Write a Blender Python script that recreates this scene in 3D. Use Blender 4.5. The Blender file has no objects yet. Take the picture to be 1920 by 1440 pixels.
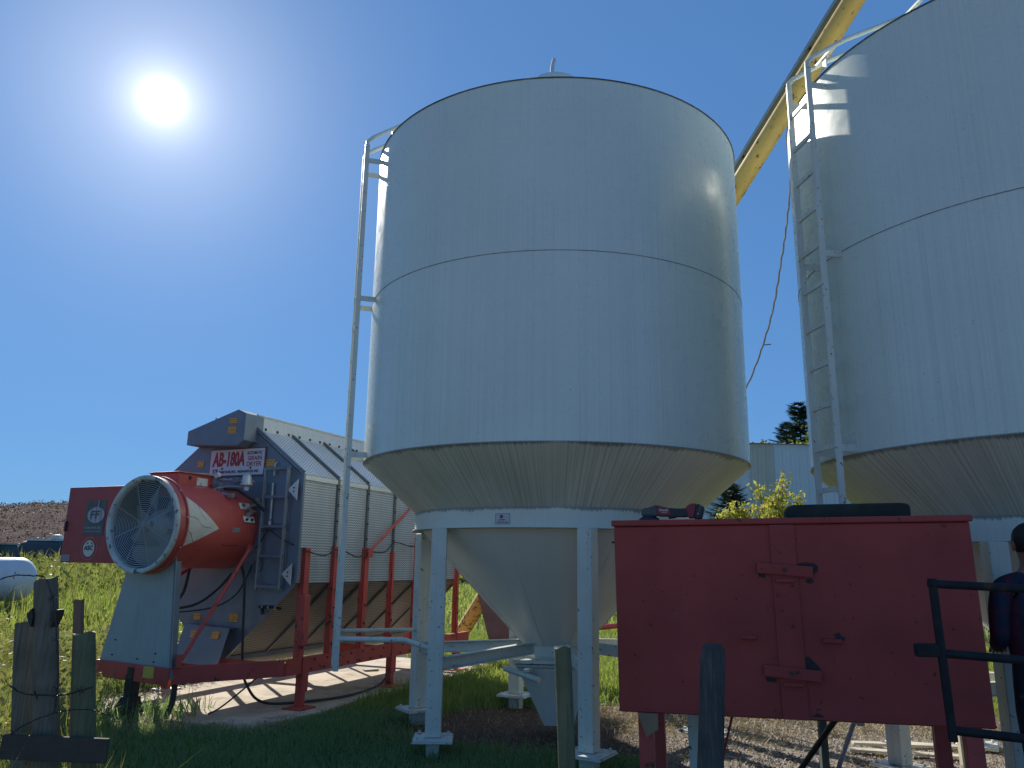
import bpy, bmesh, math, random
import numpy as np
from mathutils import Vector, Matrix
R = math.radians
random.seed(7); RNG = np.random.default_rng(11)
SC = bpy.context.scene
COL = SC.collection

# ------------------------------------------------------------------ camera, sky, sun, exposure
CAM_H = 1.5
F_PX = 1458.0
cam = bpy.data.cameras.new('camera'); cam.sensor_fit = 'HORIZONTAL'; cam.sensor_width = 36.0
cam.lens = F_PX / 1920 * 36.0; cam.clip_start = .05; cam.clip_end = 3000
co = bpy.data.objects.new('camera', cam); COL.objects.link(co)
PITCH, ROLL = .227, .014
fw = Vector((0, math.cos(PITCH), math.sin(PITCH))); up = Vector((0, -math.sin(PITCH), math.cos(PITCH))); rt = Vector((1, 0, 0))
r2 = math.cos(ROLL) * rt + math.sin(ROLL) * up; u2 = -math.sin(ROLL) * rt + math.cos(ROLL) * up
co.matrix_world = Matrix(((r2.x, u2.x, -fw.x, 0), (r2.y, u2.y, -fw.y, 0), (r2.z, u2.z, -fw.z, CAM_H), (0, 0, 0, 1)))
SC.camera = co

SUN_EL, SUN_AZ = R(29.8), R(-27.0)          # azimuth from +Y, clockwise positive
SUN = Vector((math.sin(SUN_AZ) * math.cos(SUN_EL), math.cos(SUN_AZ) * math.cos(SUN_EL), math.sin(SUN_EL)))
W = bpy.data.worlds.new('World'); SC.world = W; W.use_nodes = True
nt = W.node_tree; nt.nodes.clear()
out = nt.nodes.new('ShaderNodeOutputWorld')
sky = nt.nodes.new('ShaderNodeTexSky'); sky.sky_type = 'NISHITA'; sky.sun_disc = False
sky.sun_elevation = SUN_EL; sky.sun_rotation = SUN_AZ; sky.air_density = 1.0; sky.dust_density = 0.0; sky.ozone_density = 3.5
bg = nt.nodes.new('ShaderNodeBackground'); bg.inputs[1].default_value = .067
gm = nt.nodes.new('ShaderNodeGamma'); gm.inputs[1].default_value = .4; nt.links.new(sky.outputs[0], gm.inputs[0])
tn = nt.nodes.new('ShaderNodeMix'); tn.data_type = 'RGBA'; tn.blend_type = 'MULTIPLY'; tn.inputs[0].default_value = 1
tn.inputs[7].default_value = (.83, 1.72, 3.03, 1); nt.links.new(gm.outputs[0], tn.inputs[6]); nt.links.new(tn.outputs[2], bg.inputs[0])
# the sun itself and the bright air round it, part of the sky
tc = nt.nodes.new('ShaderNodeTexCoord')
nrm = nt.nodes.new('ShaderNodeVectorMath'); nrm.operation = 'NORMALIZE'; nt.links.new(tc.outputs['Generated'], nrm.inputs[0])
dot = nt.nodes.new('ShaderNodeVectorMath'); dot.operation = 'DOT_PRODUCT'; dot.inputs[1].default_value = SUN
nt.links.new(nrm.outputs[0], dot.inputs[0])
def wmath(op, a, b=None):
    m = nt.nodes.new('ShaderNodeMath'); m.operation = op
    for i, v in enumerate((a, b)):
        if v is None: continue
        if isinstance(v, (int, float)): m.inputs[i].default_value = v
        else: nt.links.new(v, m.inputs[i])
    return m.outputs[0]
d0 = wmath('MAXIMUM', dot.outputs['Value'], 0.0)
g1 = wmath('MULTIPLY', wmath('POWER', d0, 13000.0), 6.0)
g2 = wmath('MULTIPLY', wmath('POWER', d0, 1300.0), .38)
g3 = wmath('MULTIPLY', wmath('POWER', d0, 48.0), .11)
bg2 = nt.nodes.new('ShaderNodeBackground'); bg2.inputs[0].default_value = (1, .97, .92, 1)
g5 = wmath('MULTIPLY', wmath('POWER', d0, 160.0), .15)
g4 = wmath('ADD', g5, wmath('MULTIPLY', wmath('POWER', d0, 9.0), .02))
nt.links.new(wmath('ADD', wmath('ADD', wmath('ADD', g1, g2), g3), g4), bg2.inputs[1])
ad = nt.nodes.new('ShaderNodeAddShader'); nt.links.new(bg.outputs[0], ad.inputs[0]); nt.links.new(bg2.outputs[0], ad.inputs[1])
nt.links.new(ad.outputs[0], out.inputs[0])

sl = bpy.data.lights.new('sun', 'SUN'); sl.energy = 4.6; sl.angle = R(.53); sl.color = (1, .94, .84)
so = bpy.data.objects.new('sun', sl); COL.objects.link(so); so.location = SUN * 60
so.rotation_euler = SUN.to_track_quat('Z', 'Y').to_euler()
SC.view_settings.view_transform = 'Standard'; SC.view_settings.look = 'None'
SC.view_settings.exposure = 0.58; SC.view_settings.gamma = 1
SC.cycles.max_bounces = 6; SC.cycles.diffuse_bounces = 4; SC.cycles.transparent_max_bounces = 6

# ------------------------------------------------------------------ materials
class NT:
    def __init__(s, m):
        s.t = m.node_tree; s.t.nodes.clear()
        s.out = s.n('ShaderNodeOutputMaterial'); s.b = s.n('ShaderNodeBsdfPrincipled')
        s.l(s.b.outputs[0], s.out.inputs[0])
    def n(s, k): return s.t.nodes.new(k)
    def l(s, a, b): s.t.links.new(a, b)
    def m(s, op, a, b=None, c=None):
        x = s.n('ShaderNodeMath'); x.operation = op
        for i, v in enumerate((a, b, c)):
            if v is None: continue
            if isinstance(v, (int, float)): x.inputs[i].default_value = v
            else: s.l(v, x.inputs[i])
        return x.outputs[0]
    def noise(s, vec, scale, detail=5, rough=.55):
        x = s.n('ShaderNodeTexNoise'); x.inputs['Scale'].default_value = scale
        x.inputs['Detail'].default_value = detail; x.inputs['Roughness'].default_value = rough
        s.l(vec, x.inputs['Vector']); return x.outputs['Fac']
    def scl(s, vec, v):
        x = s.n('ShaderNodeMapping'); x.inputs['Scale'].default_value = v; s.l(vec, x.inputs['Vector']); return x.outputs[0]
    def mr(s, v, a, b, c=0., d=1.):
        x = s.n('ShaderNodeMapRange'); x.inputs[1].default_value = a; x.inputs[2].default_value = b
        x.inputs[3].default_value = c; x.inputs[4].default_value = d; s.l(v, x.inputs[0]); return x.outputs[0]
    def mix(s, f, a, b, mode='MIX'):
        x = s.n('ShaderNodeMix'); x.data_type = 'RGBA'; x.blend_type = mode
        for i, v in ((0, f), (6, a), (7, b)):
            if isinstance(v, (int, float)): x.inputs[i].default_value = v
            elif isinstance(v, tuple): x.inputs[i].default_value = (*v[:3], 1)
            else: s.l(v, x.inputs[i])
        return x.outputs[2]
    def bump(s, h, st, dist=.01):
        x = s.n('ShaderNodeBump'); x.inputs['Strength'].default_value = st; x.inputs['Distance'].default_value = dist
        s.l(h, x.inputs['Height']); s.l(x.outputs[0], s.b.inputs['Normal'])
    def obj(s): return s.n('ShaderNodeTexCoord').outputs['Object']
    def xyz(s, v):
        x = s.n('ShaderNodeSeparateXYZ'); s.l(v, x.inputs[0]); return x.outputs
    def comb(s, a, b, c):
        x = s.n('ShaderNodeCombineXYZ')
        for i, v in enumerate((a, b, c)):
            if isinstance(v, (int, float)): x.inputs[i].default_value = v
            else: s.l(v, x.inputs[i])
        return x.outputs[0]

def newmat(name):
    m = bpy.data.materials.new(name); m.use_nodes = True; return m, NT(m)
def mul(c, k): return tuple(min(1, v * k) for v in c[:3])

MATS = {}
def paint(name, c, rough=.5, metal=0., var=.12, scale=2.5, streak=0., fine=(26, 26, .7), speck=0., rust=0., rustc=(.10, .045, .025),
          bump=.0, cyl=False, spec=.5, streakc=None, grain=0., rs=7, st=(.50, .76), wav=0.):
    if name in MATS: return MATS[name]
    m, t = newmat(name); MATS[name] = m
    o = t.obj(); v = o
    if cyl:
        x, y, z = t.xyz(o)
        v = t.comb(t.m('MULTIPLY', t.m('ARCTAN2', y, x), 1.6), 0., z)
    n = t.noise(v, scale, 6)
    col = t.mix(t.mr(n, .3, .7), mul(c, 1 - var), mul(c, 1 + var * .6))
    if streak:
        s = t.noise(t.scl(v, fine), 1.0, 5, .6)
        big = t.mr(t.noise(v, .9, 3), .35, .65, .35, 1.)
        k = t.m('MULTIPLY', t.mr(s, *st), t.m('MULTIPLY', big, streak))
        col = t.mix(k, col, streakc or mul(c, .28))
    if speck:
        s = t.noise(v, 55, 2, .4)
        g = t.m('MULTIPLY', t.mr(s, .71, .76), t.mr(t.noise(v, 1.7, 3), .40, .62))
        col = t.mix(t.m('MULTIPLY', g, speck), col, mul(c, .18))
    if grain:
        s = t.noise(v, 130, 3, .7)
        col = t.mix(t.mr(s, .35, .65, 0, grain), col, mul(c, .5))
    if rust:
        a = t.noise(v, rs, 8, .68)
        k = t.mr(a, .62 - rust * .22, .66 - rust * .22)
        col = t.mix(k, col, t.mix(t.noise(v, 30, 4), rustc, mul(rustc, .45)))
    t.l(col, t.b.inputs['Base Color']); t.b.inputs['Metallic'].default_value = metal
    t.b.inputs['Specular IOR Level'].default_value = spec
    t.l(t.mr(t.noise(v, 9, 4), .3, .7, max(.04, rough - .07), min(1, rough + .1)), t.b.inputs['Roughness'])
    if bump: t.bump(t.noise(v, 12, 6), bump, .01)
    elif wav: t.bump(t.noise(v, 1.4, 2), wav, .05)
    return m

SILO_W = paint('silo_white_paint', (.655, .72, .635), .29, 0, .05, 1.3, .55, (66, 1, .2), .9, cyl=True, streakc=(.44, .49, .43), spec=.7, st=(.44, .70), wav=.03)
SILO_L = paint('silo_leg_paint', (.66, .69, .61), .42, 0, .10, 3, .3, speck=.9, rust=.035, rs=26, rustc=(.16, .12, .09))
SILO_C = paint('silo_cone_paint', (.50, .50, .38), .45, 0, .14, 1.2, .85, (60, 1, .5), .5, cyl=True, streakc=(.17, .17, .09))
SILO_H = paint('silo_hopper_paint', (.74, .75, .68), .36, 0, .06, 1.2, .12, (40, 1, .4), .3, cyl=True)
RIBM = paint('dark_rib_sheet', (.11, .13, .145), .5, .2, .15, 6)
SEAMG = paint('seam_grime', (.20, .21, .20), .7, 0, .6, 5)
GRIME = paint('dark_grime', (.07, .07, .065), .8, 0, .4, 9)
GALV = paint('galvanised_sheet', (.165, .205, .25), .45, .2, .12, 6, .16, speck=.3)
GALV_L = paint('bright_galvanised', (.58, .60, .60), .38, .35, .10, 22, .1)
PANELG = paint('grey_green_panel', (.30, .36, .36), .5, .1, .08, 3, .28, (20, 20, .5), .4)
RED = paint('red_machine_paint', (.46, .072, .062), .42, 0, .16, 3, .12, speck=.3, rust=.02)
RED_F = paint('red_fan_paint', (.52, .090, .074), .34, 0, .14, 3.2, .10, speck=.5)
REDBOX = paint('dark_red_box_paint', (.37, .062, .052), .5, 0, .28, 1.4, .35, (9, 9, .5), .45, spec=.22, streakc=(.26, .05, .05), rust=.02, rs=22, wav=.05)
REDBEAM = paint('red_frame_paint', (.48, .070, .058), .5, 0, .18, 4, .12, speck=.5, rust=.12)
WHITE = paint('white_paint_worn', (.66, .67, .62), .5, 0, .16, 8, .0, speck=.6, rust=.22, rs=11, rustc=(.14, .13, .10))
ARROWW = paint('aged_white_decal', (.66, .63, .54), .5, 0, .10, 9, speck=.6)
YEL = paint('yellow_auger_paint', (.62, .41, .10), .4, 0, .12, 2, .1, rust=.10, rs=14, rustc=(.13, .06, .03))
YELR = paint('rusty_yellow_paint', (.55, .34, .08), .55, 0, .2, 3, .3, (30, 30, 3), rs=16, rust=.38, rustc=(.12, .055, .03))
DARK = paint('black_rubber', (.018, .018, .019), .55, 0, .2, 12)
STEEL = paint('dark_steel', (.05, .055, .055), .45, .5, .3, 8, rust=.1)
BRASS = paint('dull_fittings', (.42, .42, .40), .35, .7, .2, 20)
PIPEG = paint('dark_gate_steel', (.018, .021, .024), .6, .0, .35, 14, speck=.8, rust=.06, spec=.2)
ORANGE = None
WOODG = paint('weathered_grey_wood', (.17, .16, .125), .9, 0, .35, 4, .95, (85, 85, 2.2), .5, bump=.9, streakc=(.03, .03, .025), spec=.15)
WOODK = paint('dark_weathered_wood', (.075, .08, .075), .9, 0, .35, 5, .9, (80, 80, 2.4), .5, bump=.9, streakc=(.16, .17, .16), spec=.15)
WOODT = paint('green_treated_wood', (.15, .16, .095), .9, 0, .3, 4, .9, (70, 70, 2.), .4, bump=.9, spec=.15, streakc=(.04, .045, .03))
WOODB = paint('brown_stake_wood', (.20, .12, .085), .85, 0, .2, 5, .6, (46, 46, 1.6), bump=.4)
WOODE = paint('sawn_end_wood', (.50, .43, .28), .85, 0, .3, 18)
BOARD = paint('pale_board', (.55, .50, .40), .8, 0, .2, 6, .4, (3, 40, 40))
PLY = paint('plywood_scrap', (.30, .20, .12), .8, 0, .2, 6, .4, (30, 30, 2))
TIMB = paint('mossy_black_timber', (.03, .038, .03), .9, 0, .5, 9, bump=.6)
DUSTY = paint('dusty_maroon', (.16, .07, .075), .6, 0, .25, 4)
CONC = None
RUNG = SILO_L

# ------------------------------------------------------------------ object helpers
def tag(o, label=None, cat=None, group=None, kind=None):
    if label: o['label'] = label
    if cat: o['category'] = cat
    if group: o['group'] = group
    if kind: o['kind'] = kind
    return o
def thing(name, label, cat, loc=(0, 0, 0), rz=0., group=None, rx=0., ry=0.):
    o = bpy.data.objects.new(name, None); COL.objects.link(o); o.empty_display_size = .2
    o.location = loc; o.rotation_euler = (rx, ry, rz); return tag(o, label, cat, group)

class MB:
    def __init__(s): s.v = []; s.f = []
    def add(s, vs, fs):
        b = len(s.v); s.v += [tuple(v) for v in vs]; s.f += [tuple(b + i for i in f) for f in fs]; return s
    def box(s, c, size, rot=None):
        c = Vector(c); h = Vector(size) / 2; vs = []
        for sx in (-1, 1):
            for sy in (-1, 1):
                for sz in (-1, 1):
                    p = Vector((sx * h.x, sy * h.y, sz * h.z))
                    if rot is not None: p = rot @ p
                    vs.append(c + p)
        return s.add(vs, [(0, 1, 3, 2), (4, 6, 7, 5), (0, 4, 5, 1), (2, 3, 7, 6), (0, 2, 6, 4), (1, 5, 7, 3)])
    def bar(s, p, q, w, h, side=None):
        """rectangular bar from p to q; w along side, h perpendicular"""
        p, q = Vector(p), Vector(q); d = (q - p).normalized()
        if side is None: side = Vector((0, 0, 1)).cross(d) if abs(d.z) < .95 else Vector((1, 0, 0))
        side = Vector(side); side = (side - d * side.dot(d)).normalized(); o = d.cross(side)
        vs = []
        for e in (p, q):
            for a, b in ((-1, -1), (1, -1), (1, 1), (-1, 1)): vs.append(e + side * (a * w / 2) + o * (b * h / 2))
        return s.add(vs, [(0, 1, 2, 3), (7, 6, 5, 4), (0, 4, 5, 1), (1, 5, 6, 2), (2, 6, 7, 3), (3, 7, 4, 0)])
    def cyl(s, p, q, r1, r2=None, n=16, caps=True):
        r2 = r1 if r2 is None else r2; p, q = Vector(p), Vector(q); d = (q - p).normalized()
        a = d.orthogonal().normalized(); b = d.cross(a); vs = []
        for e, r in ((p, r1), (q, r2)):
            for i in range(n):
                t = 2 * math.pi * i / n; vs.append(e + a * (r * math.cos(t)) + b * (r * math.sin(t)))
        fs = [(i, (i + 1) % n, n + (i + 1) % n, n + i) for i in range(n)]
        if caps: fs += [tuple(range(n))[::-1], tuple(range(n, 2 * n))]
        return s.add(vs, fs)
    def tube(s, pts, r, n=8, caps=True):
        pts = [Vector(p) for p in pts]; k = len(pts); vs = []; a = None
        rr = r if isinstance(r, (list, tuple)) else [r] * k
        for i, p in enumerate(pts):
            d = (pts[min(i + 1, k - 1)] - pts[max(i - 1, 0)]).normalized()
            a = d.orthogonal().normalized() if a is None else (a - d * a.dot(d)).normalized()
            b = d.cross(a)
            for j in range(n):
                t = 2 * math.pi * j / n; vs.append(p + a * (rr[i] * math.cos(t)) + b * (rr[i] * math.sin(t)))
        fs = [(i * n + j, i * n + (j + 1) % n, (i + 1) * n + (j + 1) % n, (i + 1) * n + j) for i in range(k - 1) for j in range(n)]
        if caps: fs += [tuple(range(n))[::-1], tuple(range((k - 1) * n, k * n))]
        return s.add(vs, fs)
    def lathe(s, prof, n=64, c=(0, 0, 0), close=False, axis='z', a0=0., a1=None):
        full = a1 is None; a1 = 2 * math.pi if full else a1
        cols = n if full else n + 1; vs = []; c = Vector(c)
        for i in range(cols):
            t = a0 + (a1 - a0) * i / n
            for r, z in prof:
                p = Vector((r * math.cos(t), r * math.sin(t), z))
                if axis == 'y': p = Vector((r * math.cos(t), z, r * math.sin(t)))
                vs.append(c + p)
        k = len(prof); fs = []
        for i in range(n):
            j = (i + 1) % cols
            for a in range(k if close else k - 1):
                b = (a + 1) % k; fs.append((i * k + a, j * k + a, j * k + b, i * k + b))
        return s.add(vs, fs)
    def prism(s, poly, d0, d1, fr):
        """poly in (a,b); fr maps (a,b,c)->xyz; extruded from c=d0 to d1"""
        n = len(poly); vs = [fr(a, b, d0) for a, b in poly] + [fr(a, b, d1) for a, b in poly]
        return s.add(vs, [tuple(range(n)), tuple(range(n, 2 * n))[::-1]] + [(i, n + i, n + (i + 1) % n, (i + 1) % n) for i in range(n)])
    def quad(s, a, b, c, d, th=0.):
        a, b, c, d = map(Vector, (a, b, c, d))
        if not th: return s.add([a, b, c, d], [(0, 1, 2, 3)])
        nn = (b - a).cross(d - a).normalized() * th
        return s.add([a, b, c, d, a + nn, b + nn, c + nn, d + nn], [(3, 2, 1, 0), (4, 5, 6, 7), (0, 1, 5, 4), (1, 2, 6, 5), (2, 3, 7, 6), (3, 0, 4, 7)])
    def build(s, name, mat, parent=None, smooth=False, bevel=0., kind=None, ang=35, label=None, seg=2, normals=True):
        me = bpy.data.meshes.new(name); me.from_pydata(s.v, [], s.f)
        if normals:
            bm = bmesh.new(); bm.from_mesh(me); bmesh.ops.recalc_face_normals(bm, faces=bm.faces); bm.to_mesh(me); bm.free()
        me.materials.append(mat); o = bpy.data.objects.new(name, me); COL.objects.link(o)
        if parent is not None: o.parent = parent
        if smooth:
            me.polygons.foreach_set('use_smooth', [True] * len(me.polygons)); me.set_sharp_from_angle(angle=R(ang))
        if bevel:
            bv = o.modifiers.new('bevel', 'BEVEL'); bv.width = bevel; bv.segments = seg; bv.limit_method = 'ANGLE'; bv.angle_limit = R(40)
        if kind: o['kind'] = kind
        if label: o['label'] = label
        return o
def part(name, mb, mat, parent, **k): return mb.build(name, mat, parent, **k)
XZ = lambda a, b, c: (a, c, b)          # a->x, b->z, c->y
XY = lambda a, b, c: (a, b, c)
YZ = lambda a, b, c: (c, a, b)

def text(name, s, mat, parent, org, xd, yd, w, h, bold=0., shear=0., ext=.0015):
    """lettering fitted into a w x h box whose lower left corner is org"""
    cu = bpy.data.curves.new(name, 'FONT'); cu.body = s; cu.size = 1; cu.offset = bold; cu.shear = shear; cu.resolution_u = 3
    tmp = bpy.data.objects.new('tmp', cu); COL.objects.link(tmp)
    dg = bpy.context.evaluated_depsgraph_get(); me = bpy.data.meshes.new_from_object(tmp.evaluated_get(dg))
    bpy.data.objects.remove(tmp); bpy.data.curves.remove(cu)
    n = len(me.vertices); a = np.empty(n * 3); me.vertices.foreach_get('co', a); a = a.reshape(-1, 3)
    lo, hi = a.min(0), a.max(0); a = (a - lo) / np.maximum(hi - lo, 1e-6)
    xd, yd = Vector(xd).normalized(), Vector(yd).normalized(); nd = xd.cross(yd)
    p = np.array(org)[None] + a[:, :1] * w * np.array(xd)[None] + a[:, 1:2] * h * np.array(yd)[None] + ext * np.array(nd)[None]
    me.vertices.foreach_set('co', p.astype(np.float32).ravel()); me.update(); me.name = name
    me.materials.clear(); me.materials.append(mat)
    o = bpy.data.objects.new(name, me); COL.objects.link(o)
    if parent is not None: o.parent = parent
    return o

def hnoise(x, y):
    return (np.sin(x * 1.3 + 1.7 * np.sin(y * .7)) * np.cos(y * 1.1 + .6 * np.sin(x * .9)) * .5 + .3 * np.sin(x * 3.1 + y * 2.3) * np.cos(y * 2.7 - x * 1.1))
def sstep(a, b, x): t = np.clip((x - a) / (b - a), 0, 1); return t * t * (3 - 2 * t)
def ground_h(x, y):
    x = np.asarray(x, float); y = np.asarray(y, float)
    left = sstep(-1.5, -8.0, x)
    z = np.maximum(0, y - 10) * (.010 + .026 * left) * sstep(10, 16, y)
    z = np.minimum(z, 3.0)
    near = np.clip((np.hypot(x, y) - 3) / 12, 0, 1)
    return z + .02 * hnoise(x, y) * (.5 + near)
def gz(x, y): return float(ground_h(x, y))

# ------------------------------------------------------------------ special materials
def grime_paint(name, c, bands, cyl=True, rough=.4, streak=.3, streakc=(.2, .2, .18), var=.08, fine=(40, 1, .5), speck=.5, st=(.5, .76)):
    """paint with dark algae that hangs in ragged drips below given heights; bands = (z, drop)"""
    m = paint(name, c, rough, 0, var, 1.5, streak, fine, speck, cyl=cyl, streakc=streakc, st=st)
    t = NT.__new__(NT); t.t = m.node_tree
    t.b = next(n for n in t.t.nodes if n.type == 'BSDF_PRINCIPLED')
    lk = t.b.inputs['Base Color'].links[0].from_socket
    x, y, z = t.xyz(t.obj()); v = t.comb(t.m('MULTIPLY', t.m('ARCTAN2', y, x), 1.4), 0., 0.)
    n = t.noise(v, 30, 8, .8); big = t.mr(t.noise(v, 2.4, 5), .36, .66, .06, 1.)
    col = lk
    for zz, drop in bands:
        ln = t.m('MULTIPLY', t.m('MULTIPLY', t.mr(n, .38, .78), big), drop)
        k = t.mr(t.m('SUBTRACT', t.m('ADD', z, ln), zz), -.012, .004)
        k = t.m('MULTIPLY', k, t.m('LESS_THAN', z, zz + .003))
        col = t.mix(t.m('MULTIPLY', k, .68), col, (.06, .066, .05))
    t.l(col, t.b.inputs['Base Color']); return m
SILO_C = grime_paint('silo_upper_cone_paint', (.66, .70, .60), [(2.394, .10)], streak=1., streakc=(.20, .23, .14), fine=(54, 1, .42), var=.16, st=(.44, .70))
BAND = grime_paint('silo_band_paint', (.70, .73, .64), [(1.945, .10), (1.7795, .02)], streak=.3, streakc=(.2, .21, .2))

def perf_mat(name, c, mode, period=.028, metal=.3):
    m, t = newmat(name); o = t.obj(); x, y, z = t.xyz(o)
    if mode == 'zig':
        zig = t.m('MULTIPLY', t.m('PINGPONG', t.m('MULTIPLY', y, 1 / .05), .5), 1.0)
        w = t.m('FRACT', t.m('ADD', t.m('MULTIPLY', z, 1 / period), zig))
    else:
        w = t.m('FRACT', t.m('MULTIPLY', z, 1 / period))
    k = t.mr(t.m('ABSOLUTE', t.m('SUBTRACT', w, .5)), .16, .34)
    n = t.noise(o, 2.2, 5); s = t.noise(t.scl(o, (1, 9, .6)), 1., 4)
    base = t.mix(t.mr(n, .3, .7), mul(c, .82), mul(c, 1.1))
    base = t.mix(t.mr(s, .5, .8, 0, .35), base, mul(c, .45))
    col = t.mix(k, mul(c, .40), base)
    t.l(col, t.b.inputs['Base Color']); t.b.inputs['Metallic'].default_value = metal; t.b.inputs['Roughness'].default_value = .45
    t.bump(k, .6, .004); return m
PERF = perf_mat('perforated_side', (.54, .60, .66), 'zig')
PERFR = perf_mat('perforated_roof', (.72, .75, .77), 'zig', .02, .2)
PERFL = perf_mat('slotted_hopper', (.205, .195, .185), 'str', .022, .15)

def sticker_mat(name, c, ink, rows):
    m, t = newmat(name); o = t.obj(); x, y, z = t.xyz(o)
    w = t.m('FRACT', t.m('MULTIPLY', z, rows)); n = t.noise(t.scl(o, (80, 80, rows * .6)), 1., 1)
    k = t.m('MULTIPLY', t.m('GREATER_THAN', w, .55), t.m('GREATER_THAN', n, .47))
    t.l(t.mix(t.m('MULTIPLY', k, .7), c, ink), t.b.inputs['Base Color']); t.b.inputs['Roughness'].default_value = .5; return m
STK = sticker_mat('orange_warning_print', (.62, .31, .055), (.12, .06, .02), 42)
STKY = paint('yellow_sticker', (.55, .43, .08), .5, 0, .1, 20)
STKG = sticker_mat('grey_plate_print', (.30, .28, .30), (.09, .08, .1), 60)
INKR = paint('red_lettering', (.34, .03, .035), .5); INKD = paint('dark_lettering', (.05, .045, .06), .5)
SIGNW = paint('sign_white', (.60, .57, .62), .45, 0, .06, 5)
INKL = paint('pale_lettering', (.40, .38, .44), .5); DECALG = paint('dark_green_decal', (.10, .11, .11), .5, 0, .3, 12)
CREAM = paint('cream_disc', (.55, .58, .54), .5, 0, .1, 14)

# ------------------------------------------------------------------ grain silos
SR, ZS, ZM, ZT, RB, ZB1, ZB0 = 1.83, 2.395, 3.916, 5.458, 1.326, 1.945, 1.78
LEGS = [R(a) for a in (104.5, 163.0, 221.0, 278.0, 339.0, 43.0)]
LAD = R(195.5)
def ring(r, z0, z1, t=.006, n=96):
    return MB().lathe([(r - t, z0), (r, z0), (r, z1), (r - t, z1)], n, close=True)
def silo(label, loc, rz):
    s = thing('grain_silo', label, 'silo', loc, rz, 'white hopper bottom silos')
    b = MB().lathe([(SR, ZS), (SR, ZM), (SR, ZT - .004), (SR - .012, ZT)], 128)
    part('shell', b, SILO_W, s, smooth=True)
    b = MB().lathe([(SR + .010, ZT - .004), (.30, ZT + .96)], 96); part('roof', b, SILO_W, s, smooth=True)
    b = MB().lathe([(.0, ZT + 1.225), (.10, ZT + 1.215), (.20, ZT + 1.185), (.27, ZT + 1.135), (.29, ZT + 1.09), (.29, ZT + .93), (.0, ZT + .9)], 48)
    cap = part('roof_cap', b, SILO_W, s, smooth=True)
    part('lever', MB().tube([(-.05, -.245, ZT + 1.05), (-.04, -.24, ZT + 1.22), (-.02, -.23, ZT + 1.315)], .022, 8), GALV_L, cap, smooth=True)
    sm = ring(SR + .0035, ZM - .0022, ZM + .0022)
    part('weld_seam', sm, SEAMG, s, smooth=True)
    part('rim_edge', ring(SR + .005, ZT - .012, ZT - .006), SEAMG, s, smooth=True)
    b = MB().lathe([(SR + .004, ZS + .004), (SR + .004, ZS - .006), (RB - .01, ZB1 - .004)], 128); part('upper_cone', b, SILO_C, s, smooth=True)
    # support band: a rolled channel with its lower flange
    b = MB().lathe([(RB - .06, ZB1), (RB, ZB1), (RB, ZB0 + .012), (RB + .022, ZB0 + .012), (RB + .022, ZB0), (RB - .09, ZB0)], 96)
    part('support_band', b, BAND, s, smooth=True)
    b = MB().lathe([(1.262, ZB0 + .02), (1.235, ZB0 - .02), (.285, .775)], 96); hp = part('lower_hopper', b, SILO_H, s, smooth=True)
    for i in range(8):
        a = R(22 + 45 * i); c, q = math.cos(a), math.sin(a)
        sb = MB().bar((1.24 * c, 1.24 * q, ZB0 - .012), (.295 * c, .295 * q, .777), .012, .004, (-q, c, 0)); part('weld_bead', sb, SILO_H, hp)
    for i, a in enumerate(LEGS):
        c, q = math.cos(a), math.sin(a); rot = Matrix.Rotation(a + R(51), 3, 'Z'); x, y = 1.345 * c, 1.345 * q
        lg = part('leg', MB().box((x, y, (ZB0 + .15) / 2 + .0), (.126, .126, ZB0 - .15), rot), SILO_L, s, bevel=.006)
        pl = MB().box((x, y, .141), (.31, .31, .012), rot); pl.box((x, y, .128), (.32, .32, .012), rot); part('base_plate', pl, WHITE, lg, bevel=.003)
        part('leg_stub', MB().box((x, y, .02), (.122, .10, .184), rot), SILO_L, lg)
        for u, v in ((-1, -1), (1, -1), (1, 1), (-1, 1)):
            pp = rot @ Vector((u * .118, v * .118, 0)); part('bolt', MB().cyl((x + pp.x, y + pp.y, .150), (x + pp.x, y + pp.y, .166), .012, n=6), SILO_L, lg)
        # channel brace from leg to hopper collar
        b = MB(); p0 = Vector((1.28 * c, 1.28 * q, .70)); p1 = Vector((.30 * c, .30 * q, .765)); sd = Vector((-q, c, 0))
        b.bar(p0, p1, .012, .10, sd)
        for dz in (.047, -.047): b.bar(p0 + sd * .03 + Vector((0, 0, dz)), p1 + sd * .03 + Vector((0, 0, dz)), .06, .007, sd)
        part('channel_brace', b, SILO_L, s)
    # discharge: collar, slide gate, boot
    b = MB().lathe([(.30, .79), (.32, .775), (.32, .70), (.28, .62)], 8, a0=R(22.5)); part('collar', b, SILO_L, s)
    g = MB(); rg = Matrix.Rotation(R(-6), 3, 'Z')
    g.box((0, 0, .655), (.70, .70, .03), rg); g.box((0, 0, .615), (.66, .60, .025), rg)
    for u in (-1, 1):
        for v in (-1, 1): g.box(rg @ Vector((u * .27, v * .27, .635)), (.035, .035, .06), rg)
    gt = part('slide_gate', g, SILO_L, s, bevel=.003)
    hb = MB().tube([rg @ Vector((-.42, -.36, .60)), rg @ Vector((-.10, -.56, .535))], .024, 12); hb.bar(rg @ Vector((-.20, -.30, .60)), rg @ Vector((-.22, -.50, .60)), .05, .02)
    part('gate_handle', hb, SILO_L, gt, smooth=True)
    pr = []
    for z, h, ox, oy in ((.60, .31, 0, 0), (.10, .13, .05, -.02)):
        for u, v in ((-1, -1), (1, -1), (1, 1), (-1, 1)): pr.append(rg @ Vector((u * h + ox, v * h + oy, z)))
    bt = MB().add(pr, [(0, 1, 5, 4), (1, 2, 6, 5), (2, 3, 7, 6), (3, 0, 4, 7), (4, 5, 6, 7)])
    bo = part('discharge_boot', bt, SILO_H, s)
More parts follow.
